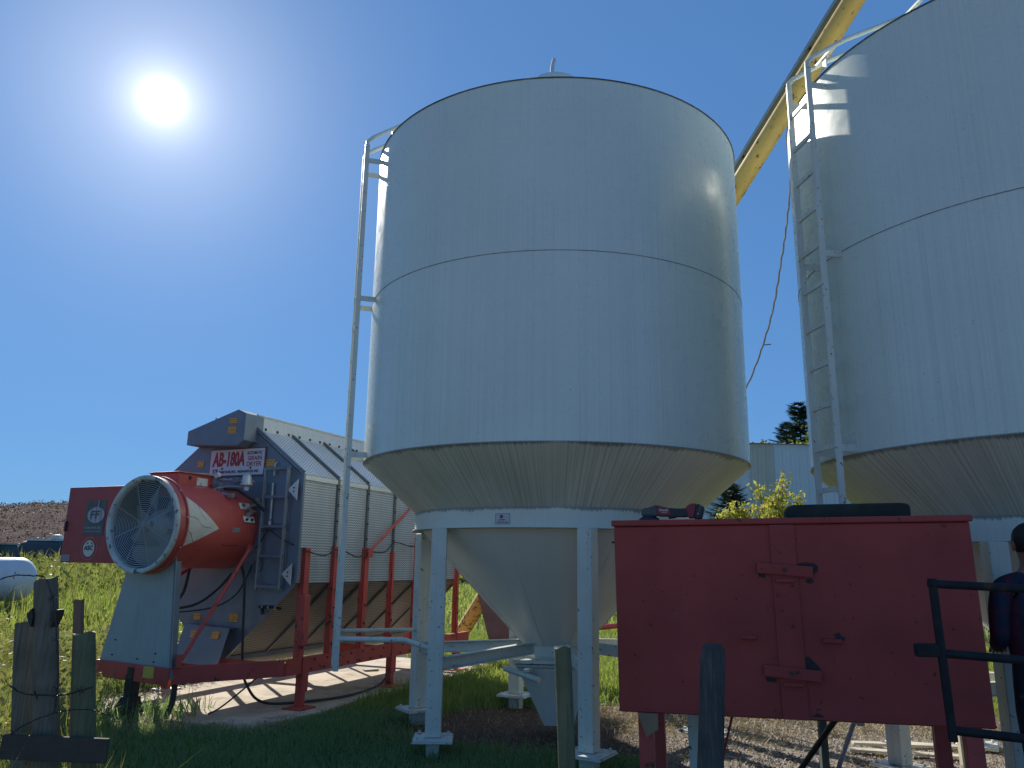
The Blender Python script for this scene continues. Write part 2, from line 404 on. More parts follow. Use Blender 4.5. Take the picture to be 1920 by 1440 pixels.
    part('sight_slot', MB().bar(Vector((-.275, -.16, .50)), Vector((-.19, -.14, .32)), .006, .045, (1, .15, 0)), DARK, bo)
    # ladder, standing off the shell, running over the eave and up the roof
    c, q = math.cos(LAD), math.sin(LAD); n_ = Vector((c, q, 0)); t_ = Vector((-q, c, 0)); hw = .145; ro = SR + .15
    ld = MB(); zt = ZT + .02
    for sg in (-1, 1):
        f = t_ * (sg * hw)
        ld.bar(n_ * ro + f + Vector((0, 0, .60)), n_ * ro + f + Vector((0, 0, zt)), .016, .045, t_)
        pts = [n_ * ro + f + Vector((0, 0, zt - .02)), n_ * ro + f + Vector((0, 0, zt + .03)), n_ * (ro - .05) + f + Vector((0, 0, zt + .085)), n_ * (ro - .35) + f + Vector((0, 0, zt + .285)), n_ * .42 + f + Vector((0, 0, zt + .92))]
        ld.tube(pts, .02, 10)
    lo = part('ladder', ld, SILO_L, s, smooth=True, ang=40)
    z = .62
    while z < ZT - .05:
        part('rung', MB().bar(n_ * ro + t_ * hw + Vector((0, 0, z)), n_ * ro - t_ * hw + Vector((0, 0, z)), .022, .035, n_), SILO_L, lo); z += .305
    for k in (0, 3):
        rr = ro - .25 - k * .28; zz = zt + .21 + k * .187
        part('rung', MB().bar(n_ * rr + t_ * hw + Vector((0, 0, zz)), n_ * rr - t_ * hw + Vector((0, 0, zz)), .03, .02, n_), SILO_L, lo)
        part('roof_bracket', MB().bar(n_ * rr + Vector((0, 0, zz)), n_ * rr + Vector((0, 0, zz - .12)), .05, .012, t_), SILO_L, lo)
    for z in (5.31, ZM - .02, ZS + .035):
        for sg in (-1, 1):
            f = t_ * (sg * hw); part('ladder_bracket', MB().bar(n_ * (ro + .01) + f + Vector((0, 0, z)), n_ * (SR - .01) + f + Vector((0, 0, z)), .008, .05, t_), SILO_L, lo)
    return s, n_, t_, ro, hw
C1 = (.424, 7.564, 0.); C2 = (4.239, 5.888, -.10)
s1, n1, t1, ro1, hw1 = silo('middle white hopper silo standing whole in view, ladder on its left side', C1, 0)
s2, n2, t2, ro2, hw2 = silo('white hopper silo cut by the right edge, with a sunlit patch at upper left', C2, R(-6.5))
# tie pipes from the first ladder to the legs, kept to the silo where the photo shows them
def legpos(i, z): return Vector((1.345 * math.cos(LEGS[i]), 1.345 * math.sin(LEGS[i]), z))
pa = n1 * (ro1 - .02) + t1 * hw1 + Vector((0, 0, .86)); pl_ = legpos(2, .80)
mid = pa.lerp(pl_, .72) + Vector((-.02, -.06, .06))
part('tie_pipe', MB().tube([pa, mid, pl_], .022, 10), SILO_L, s1, smooth=True)
part('tie_pipe', MB().tube([n1 * (ro1 - .02) - t1 * hw1 + Vector((0, 0, .90)), legpos(1, .86)], .02, 10), SILO_L, s1, smooth=True)
# maker's label on the first silo's band
la = math.atan2(-1.20, -.47); lr = RB + .004
def bandp(da, z, k=0.): a = la + da; return (( lr + k) * math.cos(a), (lr + k) * math.sin(a), z)
b = MB(); N = 6
for i in range(N):
    a0, a1 = -.047 + .094 * i / N, -.047 + .094 * (i + 1) / N
    b.add([bandp(a0, 1.808), bandp(a1, 1.808), bandp(a1, 1.892), bandp(a0, 1.892)], [(0, 1, 2, 3)])
lb = part('maker_label', b, paint('label_pale', (.55, .60, .62), .5), s1)
b = MB()
for z0, z1, a0, a1 in ((1.808, 1.811, -.047, .047), (1.889, 1.892, -.047, .047), (1.808, 1.892, -.047, -.0455), (1.808, 1.892, .0455, .047)):
    b.add([bandp(a0, z0, .002), bandp(a1, z0, .002), bandp(a1, z1, .002), bandp(a0, z1, .002)], [(0, 1, 2, 3)])
part('label_border', b, INKD, lb)
tx = Vector((-math.sin(la), math.cos(la), 0))
b = MB().cyl(bandp(-.006, 1.868, .0015), bandp(-.006, 1.868, .004), .014, n=20); part('label_emblem', b, INKR, lb)
text('label_text', 'EQUIPMENT', INKD, lb, bandp(-.024, 1.836, .002), tx, (0, 0, 1), .062, .011, .02)
text('label_text', 'HOPPER - BIN - SALES', INKD, lb, bandp(-.036, 1.818, .002), tx, (0, 0, 1), .095, .010, .02)

# ------------------------------------------------------------------ grain dryer (x across, y along its length, z up)
AZ = R(23.797)
dr = thing('grain_dryer', 'grey perforated grain dryer with a red fan and red frame, standing on the concrete pad', 'grain dryer', (-2.1, 8.482, 0), -AZ)
CX = -1.09
PROF = [(-.10, 1.27), (-.10, 2.40), (-.80, 2.92), (-.80, 3.03), (2 * CX + .80, 3.03), (2 * CX + .80, 2.92), (2 * CX + .10, 2.40), (2 * CX + .10, 1.27), (CX - .12, .45), (CX + .12, .45)]
L0, L1 = -.14, 3.52
SEAMS = [-.14, .483, 1.09, 1.70, 2.31, 2.92, 3.52]
part('end_panel', MB().prism(PROF, L0, L0 + .03, XZ), GALV, dr)
part('end_panel', MB().prism(PROF, L1 - .03, L1, XZ), GALV, dr)
for a, b_ in zip(SEAMS[:-1], SEAMS[1:]):
    a += .003; b_ -= .003
    part('side_panel', MB().quad((-.098, a, 1.27), (-.098, b_, 1.27), (-.098, b_, 2.40), (-.098, a, 2.40), .012), PERF, dr)
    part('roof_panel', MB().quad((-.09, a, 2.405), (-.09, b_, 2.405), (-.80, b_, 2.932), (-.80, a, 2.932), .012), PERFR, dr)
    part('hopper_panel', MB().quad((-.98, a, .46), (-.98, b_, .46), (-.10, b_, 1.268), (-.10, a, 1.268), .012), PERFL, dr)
x2 = 2 * CX
part('side_panel', MB().quad((x2 + .098, L0, 1.27), (x2 + .098, L0, 2.40), (x2 + .098, L1, 2.40), (x2 + .098, L1, 1.27), .012), PERF, dr)
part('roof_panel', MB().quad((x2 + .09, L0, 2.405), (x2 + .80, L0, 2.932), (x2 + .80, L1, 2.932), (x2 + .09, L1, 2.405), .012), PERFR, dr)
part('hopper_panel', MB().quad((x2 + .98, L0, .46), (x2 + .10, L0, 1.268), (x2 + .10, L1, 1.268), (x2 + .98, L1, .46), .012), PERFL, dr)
for i, d in enumerate(SEAMS):
    w = .036 if 0 < i < 6 else .03
    b = MB().bar((-.078, d, 1.27), (-.078, d, 2.415), .034, w, (1, 0, 0)); rb = part('seam_rib', b, RIBM if i else GALV, dr)
    b = MB().bar((-.075, d, 2.43), (-.79, d, 2.96), w, .03, (0, 1, 0)); part('seam_rib', b, RIBM if 0 < i < 6 else GALV, dr)
    b = MB().bar((-.95, d, .47), (-.085, d, 1.262), w, .03, (0, 1, 0)); part('seam_rib', b, RIBM if 0 < i < 6 else GALV, dr)
    if 0 < i < 6:
        b = MB()
        for z in np.linspace(1.4, 2.3, 6): b.box((-.058, d, z), (.012, .022, .022))
        part('bolt_heads', b, STEEL, rb)
part('eave_strip', MB().box((-.082, (L0 + L1) / 2, 2.378), (.03, L1 - L0 - .02, .05)), GALV_L, dr)
part('bottom_trough', MB().lathe([(.145, L0), (.145, L1)], 14, (CX, 0, .50), axis='y', a0=math.pi, a1=2 * math.pi).bar((CX + .16, L0, .47), (CX + .16, L1, .47), .03, .045), paint('dusty_trough', (.25, .24, .225), .6, .1, .2, 3), dr, smooth=True)
th = MB()
for sx in (1, -1):
    xx = CX + sx * .305; th.box((xx, (L0 + L1) / 2, 2.99), (.012, L1 - L0, .20)); th.tube([(xx, L0, 3.095), (xx, L1, 3.095)], .017, 8)
top = part('wet_grain_hopper', th, GALV_L, dr, smooth=True)
b = MB()
for d in np.arange(.0, 3.5, .2): b.box((CX + .314, d, 2.955), (.014, .026, .026))
part('bolt_heads', b, STEEL, top)
part('inlet_hood', MB().prism([(-1.60, 2.925), (-1.60, 2.765), (-.86, 2.725), (-.76, 2.785), (-.765, 3.085), (-.88, 3.135)], -.345, -.05, XZ), GALV, dr, bevel=.006)
for x, z, w, h in ((-.935, 3.01, .115, .06), (-.945, 2.905, .12, .085)):
    part('warning_label', MB().box((x, -.348, z), (w, .004, h)), STK, dr)
for x, z, w, h in ((-.545, 2.545, .12, .08), (-1.56, 2.57, .10, .075), (-1.381, .885, .105, .07), (-.868, .893, .12, .085)):
    part('warning_label', MB().box((x, -.144, z), (w, .004, h)), STK, dr)
sg = part('name_sign', MB().box((-1.008, -.150, 2.570), (.80, .016, .318)), paint('sign_frame', (.14, .06, .09), .5), dr)
part('sign_face', MB().box((-1.008, -.160, 2.570), (.775, .006, .292)), SIGNW, sg)
X, Z = (1, 0, 0), (0, 0, 1); sx0, sz0 = -1.395, 2.424
text('sign_text', 'AB-180A', INKR, sg, (sx0 + .03, -.1635, sz0 + .100), X, Z, .475, .170, .05, .10)
text('sign_text', 'AUTOMATIC', INKD, sg, (sx0 + .525, -.1635, sz0 + .225), X, Z, .225, .038, .03, .25)
text('sign_text', 'GRAIN', INKR, sg, (sx0 + .545, -.1635, sz0 + .160), X, Z, .20, .052, .022)
text('sign_text', 'DRYER', INKR, sg, (sx0 + .535, -.1635, sz0 + .095), X, Z, .21, .052, .022)
text('sign_text', 'FARM FANS, INC.', INKD, sg, (sx0 + .145, -.1635, sz0 + .020), X, Z, .245, .036, .045)
text('sign_text', 'INDIANAPOLIS, IND.', INKD, sg, (sx0 + .415, -.1635, sz0 + .020), X, Z, .30, .036, .045)
lg = part('sign_emblem', MB().box((sx0 + .085, -.1640, sz0 + .044), (.068, .003, .06)), paint('maroon_square', (.14, .025, .04), .5), sg)
text('sign_text', 'FF', SIGNW, sg, (sx0 + .065, -.1662, sz0 + .026), X, Z, .04, .036, .02, .2)
for x in (sx0 + .185, sx0 + .595): part('sign_bolt', MB().cyl((x, -.162, sz0 + .078), (x, -.170, sz0 + .078), .012, n=8), STEEL, sg)
# ladder on the end panel, gusset plates, conduits
b = MB()
for xx in (-.545, -.235): b.bar((xx, -.20, 1.20), (xx, -.20, 2.485), .018, .035, (1, 0, 0))
al = part('access_ladder', b, paint('ladder_steel', (.30, .32, .34), .4, .3, .1, 9), dr)
for z in (2.475, 2.17, 1.855, 1.545, 1.23): part('rung', MB().bar((-.56, -.20, z), (-.22, -.20, z), .03, .03, (0, 1, 0)), GALV, al)
for z, hh in ((2.24, .11), (1.36, .11)):
    part('gusset_plate', MB().prism([(-.23, z), (-.105, z + hh), (-.105, z - hh)], -.195, -.185, XZ), GALV_L, al)
    part('bolt_heads', MB().box((-.15, -.197, z - .02), (.014, .01, .014)).box((-.15, -.197, z + .02), (.014, .01, .014)), STEEL, al)
b = MB().tube([(-.452, -.175, 1.93), (-.452, -.175, 2.32)], .014, 10).tube([(-.45, -.175, 2.40), (-.45, -.175, 2.53), (-.44, -.15, 2.545)], .012, 10).tube([(-.455, -.175, 1.86), (-.455, -.175, 1.915)], .02, 10)
part('conduit', b, BRASS, dr, smooth=True)
part('port_ring', MB().lathe([(.058, -.15), (.066, -.16), (.066, -.14)], 24, (-.595, 0, 1.436), axis='y'), GALV, dr, smooth=True)
part('access_door', MB().box((-.375, -.146, 1.50), (.30, .012, .62)), GALV, dr, bevel=.004)
part('access_door', MB().box((-.375, -.146, 2.10), (.30, .012, .44)), GALV, dr, bevel=.004)
part('drain_pipe', MB().tube([(-.50, -.18, 1.02), (-.30, -.18, 1.02), (-.22, -.18, 1.01)], .017, 8).tube([(-.46, -.18, 1.02), (-.43, -.2, .95)], .02, 8), DARK, dr, smooth=True)
for x in (-.46, -.38, -.29): part('pipe_collar', MB().cyl((x, -.18, 1.02), (x + .018, -.18, 1.02), .022, n=10), BRASS, dr)
# unloading box under the end panel
b = MB().add([(-1.42, -.14, .82), (-.79, -.14, .79), (-.78, -.28, .795), (-1.41, -.28, .82), (-1.41, -.41, .44), (-.78, -.41, .43), (-.785, -.38, .43), (-1.41, -.38, .44)], [(0, 1, 2, 3), (3, 2, 5, 4)])
b.add([(-1.41, -.14, .82), (-1.41, -.28, .82), (-1.41, -.41, .44), (-1.41, -.14, .44)], [(0, 1, 2, 3)])
ub = part('unload_box', b, GALV, dr)
for x in (-1.22, -.93): part('warning_label', MB().quad((x - .06, -.329, .69), (x + .05, -.329, .69), (x + .05, -.300, .765), (x - .06, -.300, .765)), STK, ub)
# fan and heater drum
FX, FZ = -1.065, 1.83
part('heater_drum', MB().lathe([(.425, -.13), (.425, -1.17)], 64, (FX, 0, FZ), axis='y'), RED_F, dr, smooth=True)
fh = part('fan_housing', MB().lathe([(.43, -1.16), (.478, -1.165), (.478, -1.18), (.462, -1.185), (.462, -1.285)], 64, (FX, 0, FZ), axis='y'), RED_F, dr, smooth=True, ang=25)
part('inlet_ring', MB().lathe([(.418, -1.22), (.420, -1.27), (.432, -1.305), (.458, -1.318), (.474, -1.310), (.473, -1.27)], 72, (FX, 0, FZ), axis='y'), paint('worn_ring_paint', (.50, .53, .50), .5, 0, .2, 7, speck=.7, rust=.26, rs=10, rustc=(.13, .13, .11)), fh, smooth=True, ang=60)
part('fan_throat', MB().lathe([(.4185, -1.26), (.405, -.75), (.2, -.70), (0., -.70)], 48, (FX, 0, FZ), axis='y'), paint('fan_inside', (.07, .08, .09), .5), fh, smooth=True)
g = MB()
for k in range(20):
    rr = .03 + k * .0200
    g.lathe([(rr - .0036, -1.292), (rr, -1.2888), (rr + .0036, -1.292), (rr, -1.2952)], 56, (FX, 0, FZ), close=True, axis='y')
for k in range(4):
    a = R(20 + 45 * k); g.tube([(FX - .428 * math.cos(a), -1.286, FZ - .428 * math.sin(a)), (FX + .428 * math.cos(a), -1.286, FZ + .428 * math.sin(a))], .004, 6)
part('fan_guard', g, paint('guard_wire', (.40, .44, .45), .4, .2), fh, smooth=True)
part('fan_hub', MB().cyl((FX, -1.10, FZ), (FX, -.98, FZ), .15, .17, 32), PANELG, fh, smooth=True)
part('motor', MB().cyl((FX, -.98, FZ), (FX, -.75, FZ), .12, .12, 24), PANELG, fh, smooth=True)
for k in range(7):
    a = R(14 + 360 / 7 * k); b = MB(); vs = []
    for rr, w, tw in ((.13, .075, .10), (.25, .105, .075), (.37, .13, .05)):
        for sgn in (-1, 1):
            aa = a + sgn * w / rr; vs.append((FX + rr * math.cos(aa), -1.06 + sgn * tw, FZ + rr * math.sin(aa)))
    b.add(vs, [(0, 1, 3, 2), (2, 3, 5, 4)]); o = part('fan_blade', b, PANELG, fh)
    md = o.modifiers.new('thick', 'SOLIDIFY'); md.thickness = .006
part('motor_emblem', MB().cyl((FX + .10, -1.27, FZ + .0), (FX + .10, -1.266, FZ + .0), .028, n=16), STEEL, fh)
b = MB()
for k in range(10):
    a = R(36 * k + 8); b.cyl((FX + .470 * math.cos(a), -1.18, FZ + .470 * math.sin(a)), (FX + .470 * math.cos(a), -1.192, FZ + .470 * math.sin(a)), .008, n=6)
part('bolt_heads', b, BRASS, fh)
# white arrow on the drum's right flank
b = MB(); rr = .4275; n = 14
A0, A1, TIP = R(46), R(-32), R(-3)
P = lambda y, a, k=0.: (FX + (rr + k) * math.cos(a), y, FZ + (rr + k) * math.sin(a))
for i in range(n):
    u0, u1 = i / n, (i + 1) / n; y0, y1 = -1.155 + .44 * u0, -1.155 + .44 * u1
    m = 8
    for j in range(m):
        q = [P(y, TIP + (lo - TIP) * (1 - u) * 1.0 if False else (A1 + (A0 - A1) * f) * (1 - u) + TIP * u) for y, u, f in ((y0, u0, j / m), (y1, u1, j / m), (y1, u1, (j + 1) / m), (y0, u0, (j + 1) / m)) for lo in (0,)]
        b.add(q, [(0, 1, 2, 3)])
part('arrow_decal', b, ARROWW, dr, smooth=True)
b = MB()
for pts in ([(-1.15, R(12)), (-1.03, R(9)), (-.93, R(-2)), (-.82, R(-3))], [(-1.15, R(-4)), (-1.07, R(-12)), (-1.02, R(-22))], [(-.98, R(26)), (-.95, R(14)), (-.90, R(8))]):
    b.tube([P(y, a, .0005) for y, a in pts], .0022, 5)
part('crack', b, INKD, dr)
b = MB()
for a_, y_ in ((R(-4), -.47),):
    b.quad(P(y_ - .055, a_ - .05, .002), P(y_ + .055, a_ - .05, .002), P(y_ + .055, a_ + .06, .002), P(y_ - .055, a_ + .06, .002))
part('nameplate', b, STKG, dr)
b = MB()
for p_, q_ in (((-.60, R(14)), (-.60, R(-26))), ((-.60, R(-26)), (-.38, R(-26)))): b.tube([P(*p_, .0), P(*q_, .0)], .003, 5)
part('hatch_seam', b, STEEL, dr)
b = MB().quad(P(-.36, R(8), .004), P(-.20, R(8), .004), P(-.22, R(38), .004), P(-.38, R(38), .004), .006)
vp = part('valve_plate', b, WHITE, dr)
for y, a in ((-.33, 12), (-.25, 12)): part('bolt', MB().cyl(P(y, R(a), .004), P(y, R(a), .02), .014, n=6), STEEL, vp)
b = MB().tube([P(-.30, R(20), .0), P(-.30, R(20), .07)], .022, 10).tube([P(-.34, R(26), .05), P(-.22, R(22), .05)], .012, 8).tube([P(-.26, R(30), .0), P(-.25, R(30), .08)], .016, 8)
part('valve', b, BRASS, vp, smooth=True)
# gas train above the drum
b = MB().tube([(-.99, -.45, 2.345), (-.60, -.30, 2.325)], .012, 8)
for x in (-.93, -.86, -.80, -.72): b.cyl((x, -.45 + (x + .99) * .385, 2.343), (x + .03, -.435 + (x + .99) * .385, 2.342), .019, n=8)
gt_ = part('gas_pipe', b, BRASS, dr, smooth=True)
part('pressure_gauge', MB().lathe([(0, -.505), (.030, -.505), (.034, -.495), (.034, -.47), (0, -.465)], 24, (-.955, 0, 2.385), axis='y'), WHITE, gt_, smooth=True)
part('regulator', MB().lathe([(.0, .115), (.03, .113), (.045, .10), (.055, .02), (.068, .015), (.068, 0), (.03, -.02), (.025, -.06), (.0, -.06)], 24, (-.655, -.36, 2.285)), GALV_L, gt_, smooth=True)
part('regulator', MB().box((-.785, -.38, 2.335), (.07, .06, .06)).box((-.95, -.48, 2.25), (.11, .05, .10)), GALV, gt_, bevel=.008)
part('solenoid_valve', MB().tube([(-.95, -.52, 2.19), (-.80, -.50, 2.175)], .024, 10).tube([(-.80, -.50, 2.175), (-.72, -.49, 2.16)], .016, 8).box((-.735, -.49, 2.165), (.06, .05, .045)), BRASS, gt_, smooth=True)
part('solenoid_valve', MB().box((-.60, -.20, 2.12), (.06, .06, .08)).tube([(-.64, -.22, 2.08), (-.56, -.22, 2.08)], .018, 8), BRASS, gt_, smooth=True)
c = [(-.66 + 0, -.40, 2.262), (-.80, -.47, 2.27), (-.90, -.55, 2.24), (-.935, -.58, 2.17), (-.90, -.60, 2.09), (-.80, -.58, 2.04), (-.68, -.50, 2.04)]
part('copper_line', MB().tube(c, .006, 6), BRASS, gt_, smooth=True)
part('gas_hose', MB().tube([(-.86, -.47, 2.24), (-.72, -.42, 2.23), (-.60, -.30, 2.13), (-.52, -.20, 2.02)], .016, 8), DARK, gt_, smooth=True)
# small control box on top of the drum
cb = part('control_box', MB().box((-1.222, -.71, 2.25), (.405, .48, .235)), RED, dr, bevel=.008)
part('box_lid', MB().box((-1.222, -.71, 2.375), (.425, .50, .014)), REDBOX, cb, bevel=.003)
part('data_plate', MB().box((-1.017, -.63, 2.30), (.004, .15, .08)), WHITE, cb)
part('latch', MB().box((-1.012, -.80, 2.33), (.014, .025, .035)), STEEL, cb)
part('loose_slat', MB().bar((-1.30, -.85, 2.392), (-1.0, -.45, 2.400), .05, .012), BOARD, cb)
# big red cabinet on the far side of the fan
cab = part('control_cabinet', MB().box((-1.985, -.87, 1.848), (1.13, .26, .80)), paint('cabinet_red', (.36, .045, .042), .42, 0, .14, 2.4, .1, speck=.3), dr, bevel=.006)
yc = -1.002
part('decal', MB().box((-2.10, yc, 1.915), (.30, .004, .37)), DECALG, cab)
def disc(x, z, rx, rz, y, n=40, r0=0.):
    b = MB(); vs = []
    for i in range(n):
        t = 2 * math.pi * i / n; vs += [(x + rx * math.cos(t), y, z + rz * math.sin(t)), (x + r0 * rx * math.cos(t), y, z + r0 * rz * math.sin(t))]
    return b.add(vs, [(2 * i, 2 * ((i + 1) % n), 2 * ((i + 1) % n) + 1, 2 * i + 1) for i in range(n)])
part('decal_emblem', disc(-2.085, 1.945, .135, .088, yc - .004), INKL, cab)
b = disc(-2.085, 1.945, .135, .088, yc - .006, r0=.95)
for x in (-.06, 0, .06): b.tube([(-2.085 + x, yc - .005, 1.865), (-2.085 + x * 1.4, yc - .005, 1.945), (-2.085 + x, yc - .005, 2.025)], .002, 4)
part('emblem_lines', b, DECALG, cab)
text('decal_letters', 'FF', DECALG, cab, (-2.17, yc - .006, 1.905), X, Z, .15, .085, .03, .1)
part('emblem_bar', MB().bar((-2.16, yc - .006, 1.905), (-2.02, yc - .006, 1.905), .006, .003, Z).bar((-2.07, yc - .006, 1.99), (-2.055, yc - .006, 2.10), .012, .003, X), INKL, cab)
text('decal_letters', 'FARM FANS, INC.', INKL, cab, (-2.235, yc - .003, 1.795), X, Z, .26, .028, .01)
text('decal_letters', 'INDIANAPOLIS, INDIANA', INKL, cab, (-2.235, yc - .003, 1.765), X, Z, .26, .016)
part('round_badge', disc(-2.13, 1.595, .085, .085, yc - .003), CREAM, cab)
part('badge_ring', disc(-2.13, 1.595, .118, .118, yc - .0025, r0=.975), INKL, cab)
text('badge_letters', 'ASC', INKD, cab, (-2.198, yc - .006, 1.578), X, Z, .135, .048, .025)
part('badge_hatching', MB().bar((-2.17, yc - .006, 1.64), (-2.155, yc - .006, 1.66), .004, .002, X).bar((-2.155, yc - .006, 1.64), (-2.14, yc - .006, 1.66), .004, .002, X).bar((-2.105, yc - .006, 1.66), (-2.09, yc - .006, 1.64), .004, .002, X).bar((-2.09, yc - .006, 1.655), (-2.075, yc - .006, 1.635), .004, .002, X), INKD, cab)
part('serial_plate', MB().box((-2.47, yc, 1.495), (.13, .004, .07)), STKG, cab)
part('door_handle', MB().box((-2.525, -1.012, 1.83), (.022, .02, .11)), STEEL, cab, bevel=.004)
# grey panel that carries the fan
b = MB().prism([(-1.61, .50), (-.655, .48), (-.745, 1.62), (-1.32, 1.62)], -1.135, -1.128, XZ)
sp = part('fan_support_panel', b, PANELG, dr)
part('panel_flange', MB().add([(-.655, -1.14, .40), (-.655, -1.06, .40), (-.742, -1.06, 1.48), (-.742, -1.14, 1.48), (-.668, -1.14, .40), (-.755, -1.14, 1.48)], [(0, 1, 2, 3), (4, 0, 3, 5)]), GALV, sp)
for x, z in ((-1.42, .72), (-1.44, .58), (-.87, .62), (-.88, .545), (-1.1, .56)): part('bolt', MB().cyl((x, -1.135, z), (x, -1.145, z), .008, n=6), STEEL, sp)
# red frame
def channel(p, q, h=.155, w=.055, flip=1, name='frame_beam'):
    p, q = Vector(p), Vector(q); d = (q - p).normalized(); sd = Vector((0, 0, 1)).cross(d) * flip
    b = MB().bar(p, q, .010, h, sd)
    for dz in (h / 2 - .006, -h / 2 + .006): b.bar(p + sd * w / 2 + Vector((0, 0, dz)), q + sd * w / 2 + Vector((0, 0, dz)), w, .010, sd)
    return part(name, b, REDBEAM, dr)
ZBm = .45
rbm = channel((0, -.30, ZBm), (0, 3.75, ZBm), flip=1)
channel((x2, -.30, ZBm), (x2, 3.75, ZBm), flip=-1)
channel((-.005, -.31, ZBm), (-.665, -1.10, ZBm - .02), flip=-1); channel((x2 + .005, -.31, ZBm), (-1.61, -1.10, ZBm), flip=1)
cm = part('cross_beam', MB().bar((-1.625, -1.155, ZBm), (-.655, -1.155, ZBm - .025), .012, .155, (0, 1, 0)).bar((-1.625, -1.13, ZBm + .07), (-.655, -1.13, ZBm + .045), .06, .012, (0, 1, 0)), REDBEAM, dr, bevel=.003)
part('yellow_label', MB().box((-.905, -1.163, ZBm + .002), (.135, .004, .105)), STKY, cm)
part('hitch_plate', MB().box((-1.135, -1.166, ZBm - .018), (.075, .01, .10)), STEEL, cm)
for d in (-.28, 1.70, 3.6): part('cross_beam', MB().bar((0, d, ZBm - .01), (x2, d, ZBm - .01), .05, .10, (0, 1, 0)), REDBEAM, dr)
for i, (d, e) in enumerate(((0., 1), (1.70, 1), (3.42, 1), (.25, -1), (1.70, -1), (3.42, -1))):
    x = -.035 if e > 0 else x2 + .035
    lg = part('frame_leg', MB().box((x, d, .25), (.075, .075, .48)), REDBEAM, dr, bevel=.004)
    part('leg_sleeve', MB().box((x + .045 * e, d, .36), (.02, .10, .34)), REDBEAM, lg, bevel=.003)
    part('foot_plate', MB().box((x, d, .034), (.24, .24, .014)), WHITE if e < 0 else REDBEAM, lg)
for d, w, zt in ((-.02, .085, 1.635), (.49, .085, 1.66), (1.09, .085, 1.655), (1.68, .045, 1.62), (2.31, .10, 1.82), (2.92, .045, 1.62), (3.45, .06, 1.70)):
    for e in (1, -1):
        x = -.045 if e > 0 else x2 + .045
        up_ = part('upright', MB().bar((x, d, .50), (x, d, zt), .012, w, (0, 0, 1) if False else (1, 0, 0)).bar((x - .03 * e, d - w / 2 + .006, .50), (x - .03 * e, d - w / 2 + .006, zt), .07, .012, (1, 0, 0)), REDBEAM, dr)
        if e > 0:
            b = MB()
            for z in (.62, .80, 1.0): b.box((x + .012, d, z), (.014, .02, .02))
            part('bolt_heads', b, STEEL, up_)
part('upright_sleeve', MB().box((-.02, -.045, .90), (.07, .10, .50)), REDBEAM, dr, bevel=.006)
b = MB()
for d in np.arange(.1, 3.6, .22):
    for dz in (.045, -.045): b.box((.008, d + .05 * (dz > 0), ZBm + dz), (.012, .02, .02))
part('bolt_heads', b, STEEL, rbm)
part('brace_rod', MB().tube([(-.60, -.30, 1.60), (-.62, -1.05, .57)], .021, 10), RED, dr, smooth=True)
part('brace_bracket', MB().box((-.625, -1.08, .56), (.04, .05, .12)).box((-.60, -.29, 1.62), (.03, .06, .08)), RED, dr, bevel=.004)
part('brace_rod', MB().tube([(-1.30, -.30, 1.45), (-1.42, -1.0, 1.05)], .02, 8), RED, dr, smooth=True)
part('side_brace', MB().tube([(-.015, 1.07, 1.60), (-.02, 1.86, 2.10), (-.03, 2.35, 2.41)], .017, 8).box((-.01, 1.10, 1.60), (.02, .10, .10)), RED, dr, smooth=True)
jk = MB().box((-1.27, -1.12, .31), (.10, .10, .22)).add([(-1.33, -1.18, .22), (-1.21, -1.18, .22), (-1.21, -1.06, .22), (-1.33, -1.06, .22), (-1.42, -1.28, -.03), (-1.16, -1.28, -.03), (-1.16, -1.0, -.03), (-1.42, -1.0, -.03)], [(0, 1, 2, 3), (0, 4, 5, 1), (1, 5, 6, 2), (2, 6, 7, 3), (3, 7, 4, 0)])
jk.v = [(v[0] + .125, v[1], v[2]) for v in jk.v]
part('tongue_stand', jk, paint('old_black_stand', (.022, .024, .026), .7, 0, .3, 9), dr, bevel=.01)
# hoses and cables
HOSE = paint('hose_rubber', (.028, .03, .034), .5, 0, .2, 12)
H = lambda name, pts, r, m=HOSE: part(name, MB().tube(bez(pts), r * .8, 8), m, dr, smooth=True)
def bez(pts, n=8):
    pts = [Vector(p) for p in pts]; o = []
    for i in range(len(pts) - 1):
        p0, p1, p2, p3 = pts[max(i - 1, 0)], pts[i], pts[i + 1], pts[min(i + 2, len(pts) - 1)]
        for k in range(n):
            t = k / n; o.append(.5 * ((2 * p1) + (p2 - p0) * t + (2 * p0 - 5 * p1 + 4 * p2 - p3) * t * t + (3 * p1 - p0 - 3 * p2 + p3) * t ** 3))
    return o + [pts[-1]]
H('hose', [(-.80, -.18, 1.46), (-.70, -.22, 1.30), (-.655, -.24, 1.05), (-.635, -.24, .75), (-.62, -.22, .45), (-.56, -.2, .24), (-.40, -.1, .07), (-.12, .3, .05), (.02, .9, .05), (.0, 1.5, .10), (-.02, 1.72, .33)], .017)
H('hose', [(-.80, -.95, .42), (-.745, -.98, .30), (-.74, -1.0, .16), (-.79, -1.02, .03)], .034)
H('hose', [(-1.10, -.60, 1.40), (-1.10, -.66, 1.15), (-1.25, -.72, 1.02), (-1.45, -.8, .98)], .020)
H('cable', [(-.80, -.3, 1.36), (-.95, -.35, 1.18), (-1.10, -.5, 1.03), (-1.35, -.75, .98)], .017)
H('cable', [(-.66, -.16, 1.45), (-.80, -.2, 1.15), (-1.0, -.35, 1.0), (-1.3, -.7, .95)], .010)
H('cable', [(-.545, -.21, 1.80), (-.42, -.22, 1.815), (-.25, -.20, 1.72), (-.03, -.04, 1.60), (.01, .20, 1.56), (-.01, .49, 1.63), (.02, .8, 1.55), (-.01, 1.09, 1.61), (.01, 1.4, 1.62), (-.05, 1.70, 1.74), (.02, 2.0, 1.70), (-.02, 2.31, 1.74)], .009)
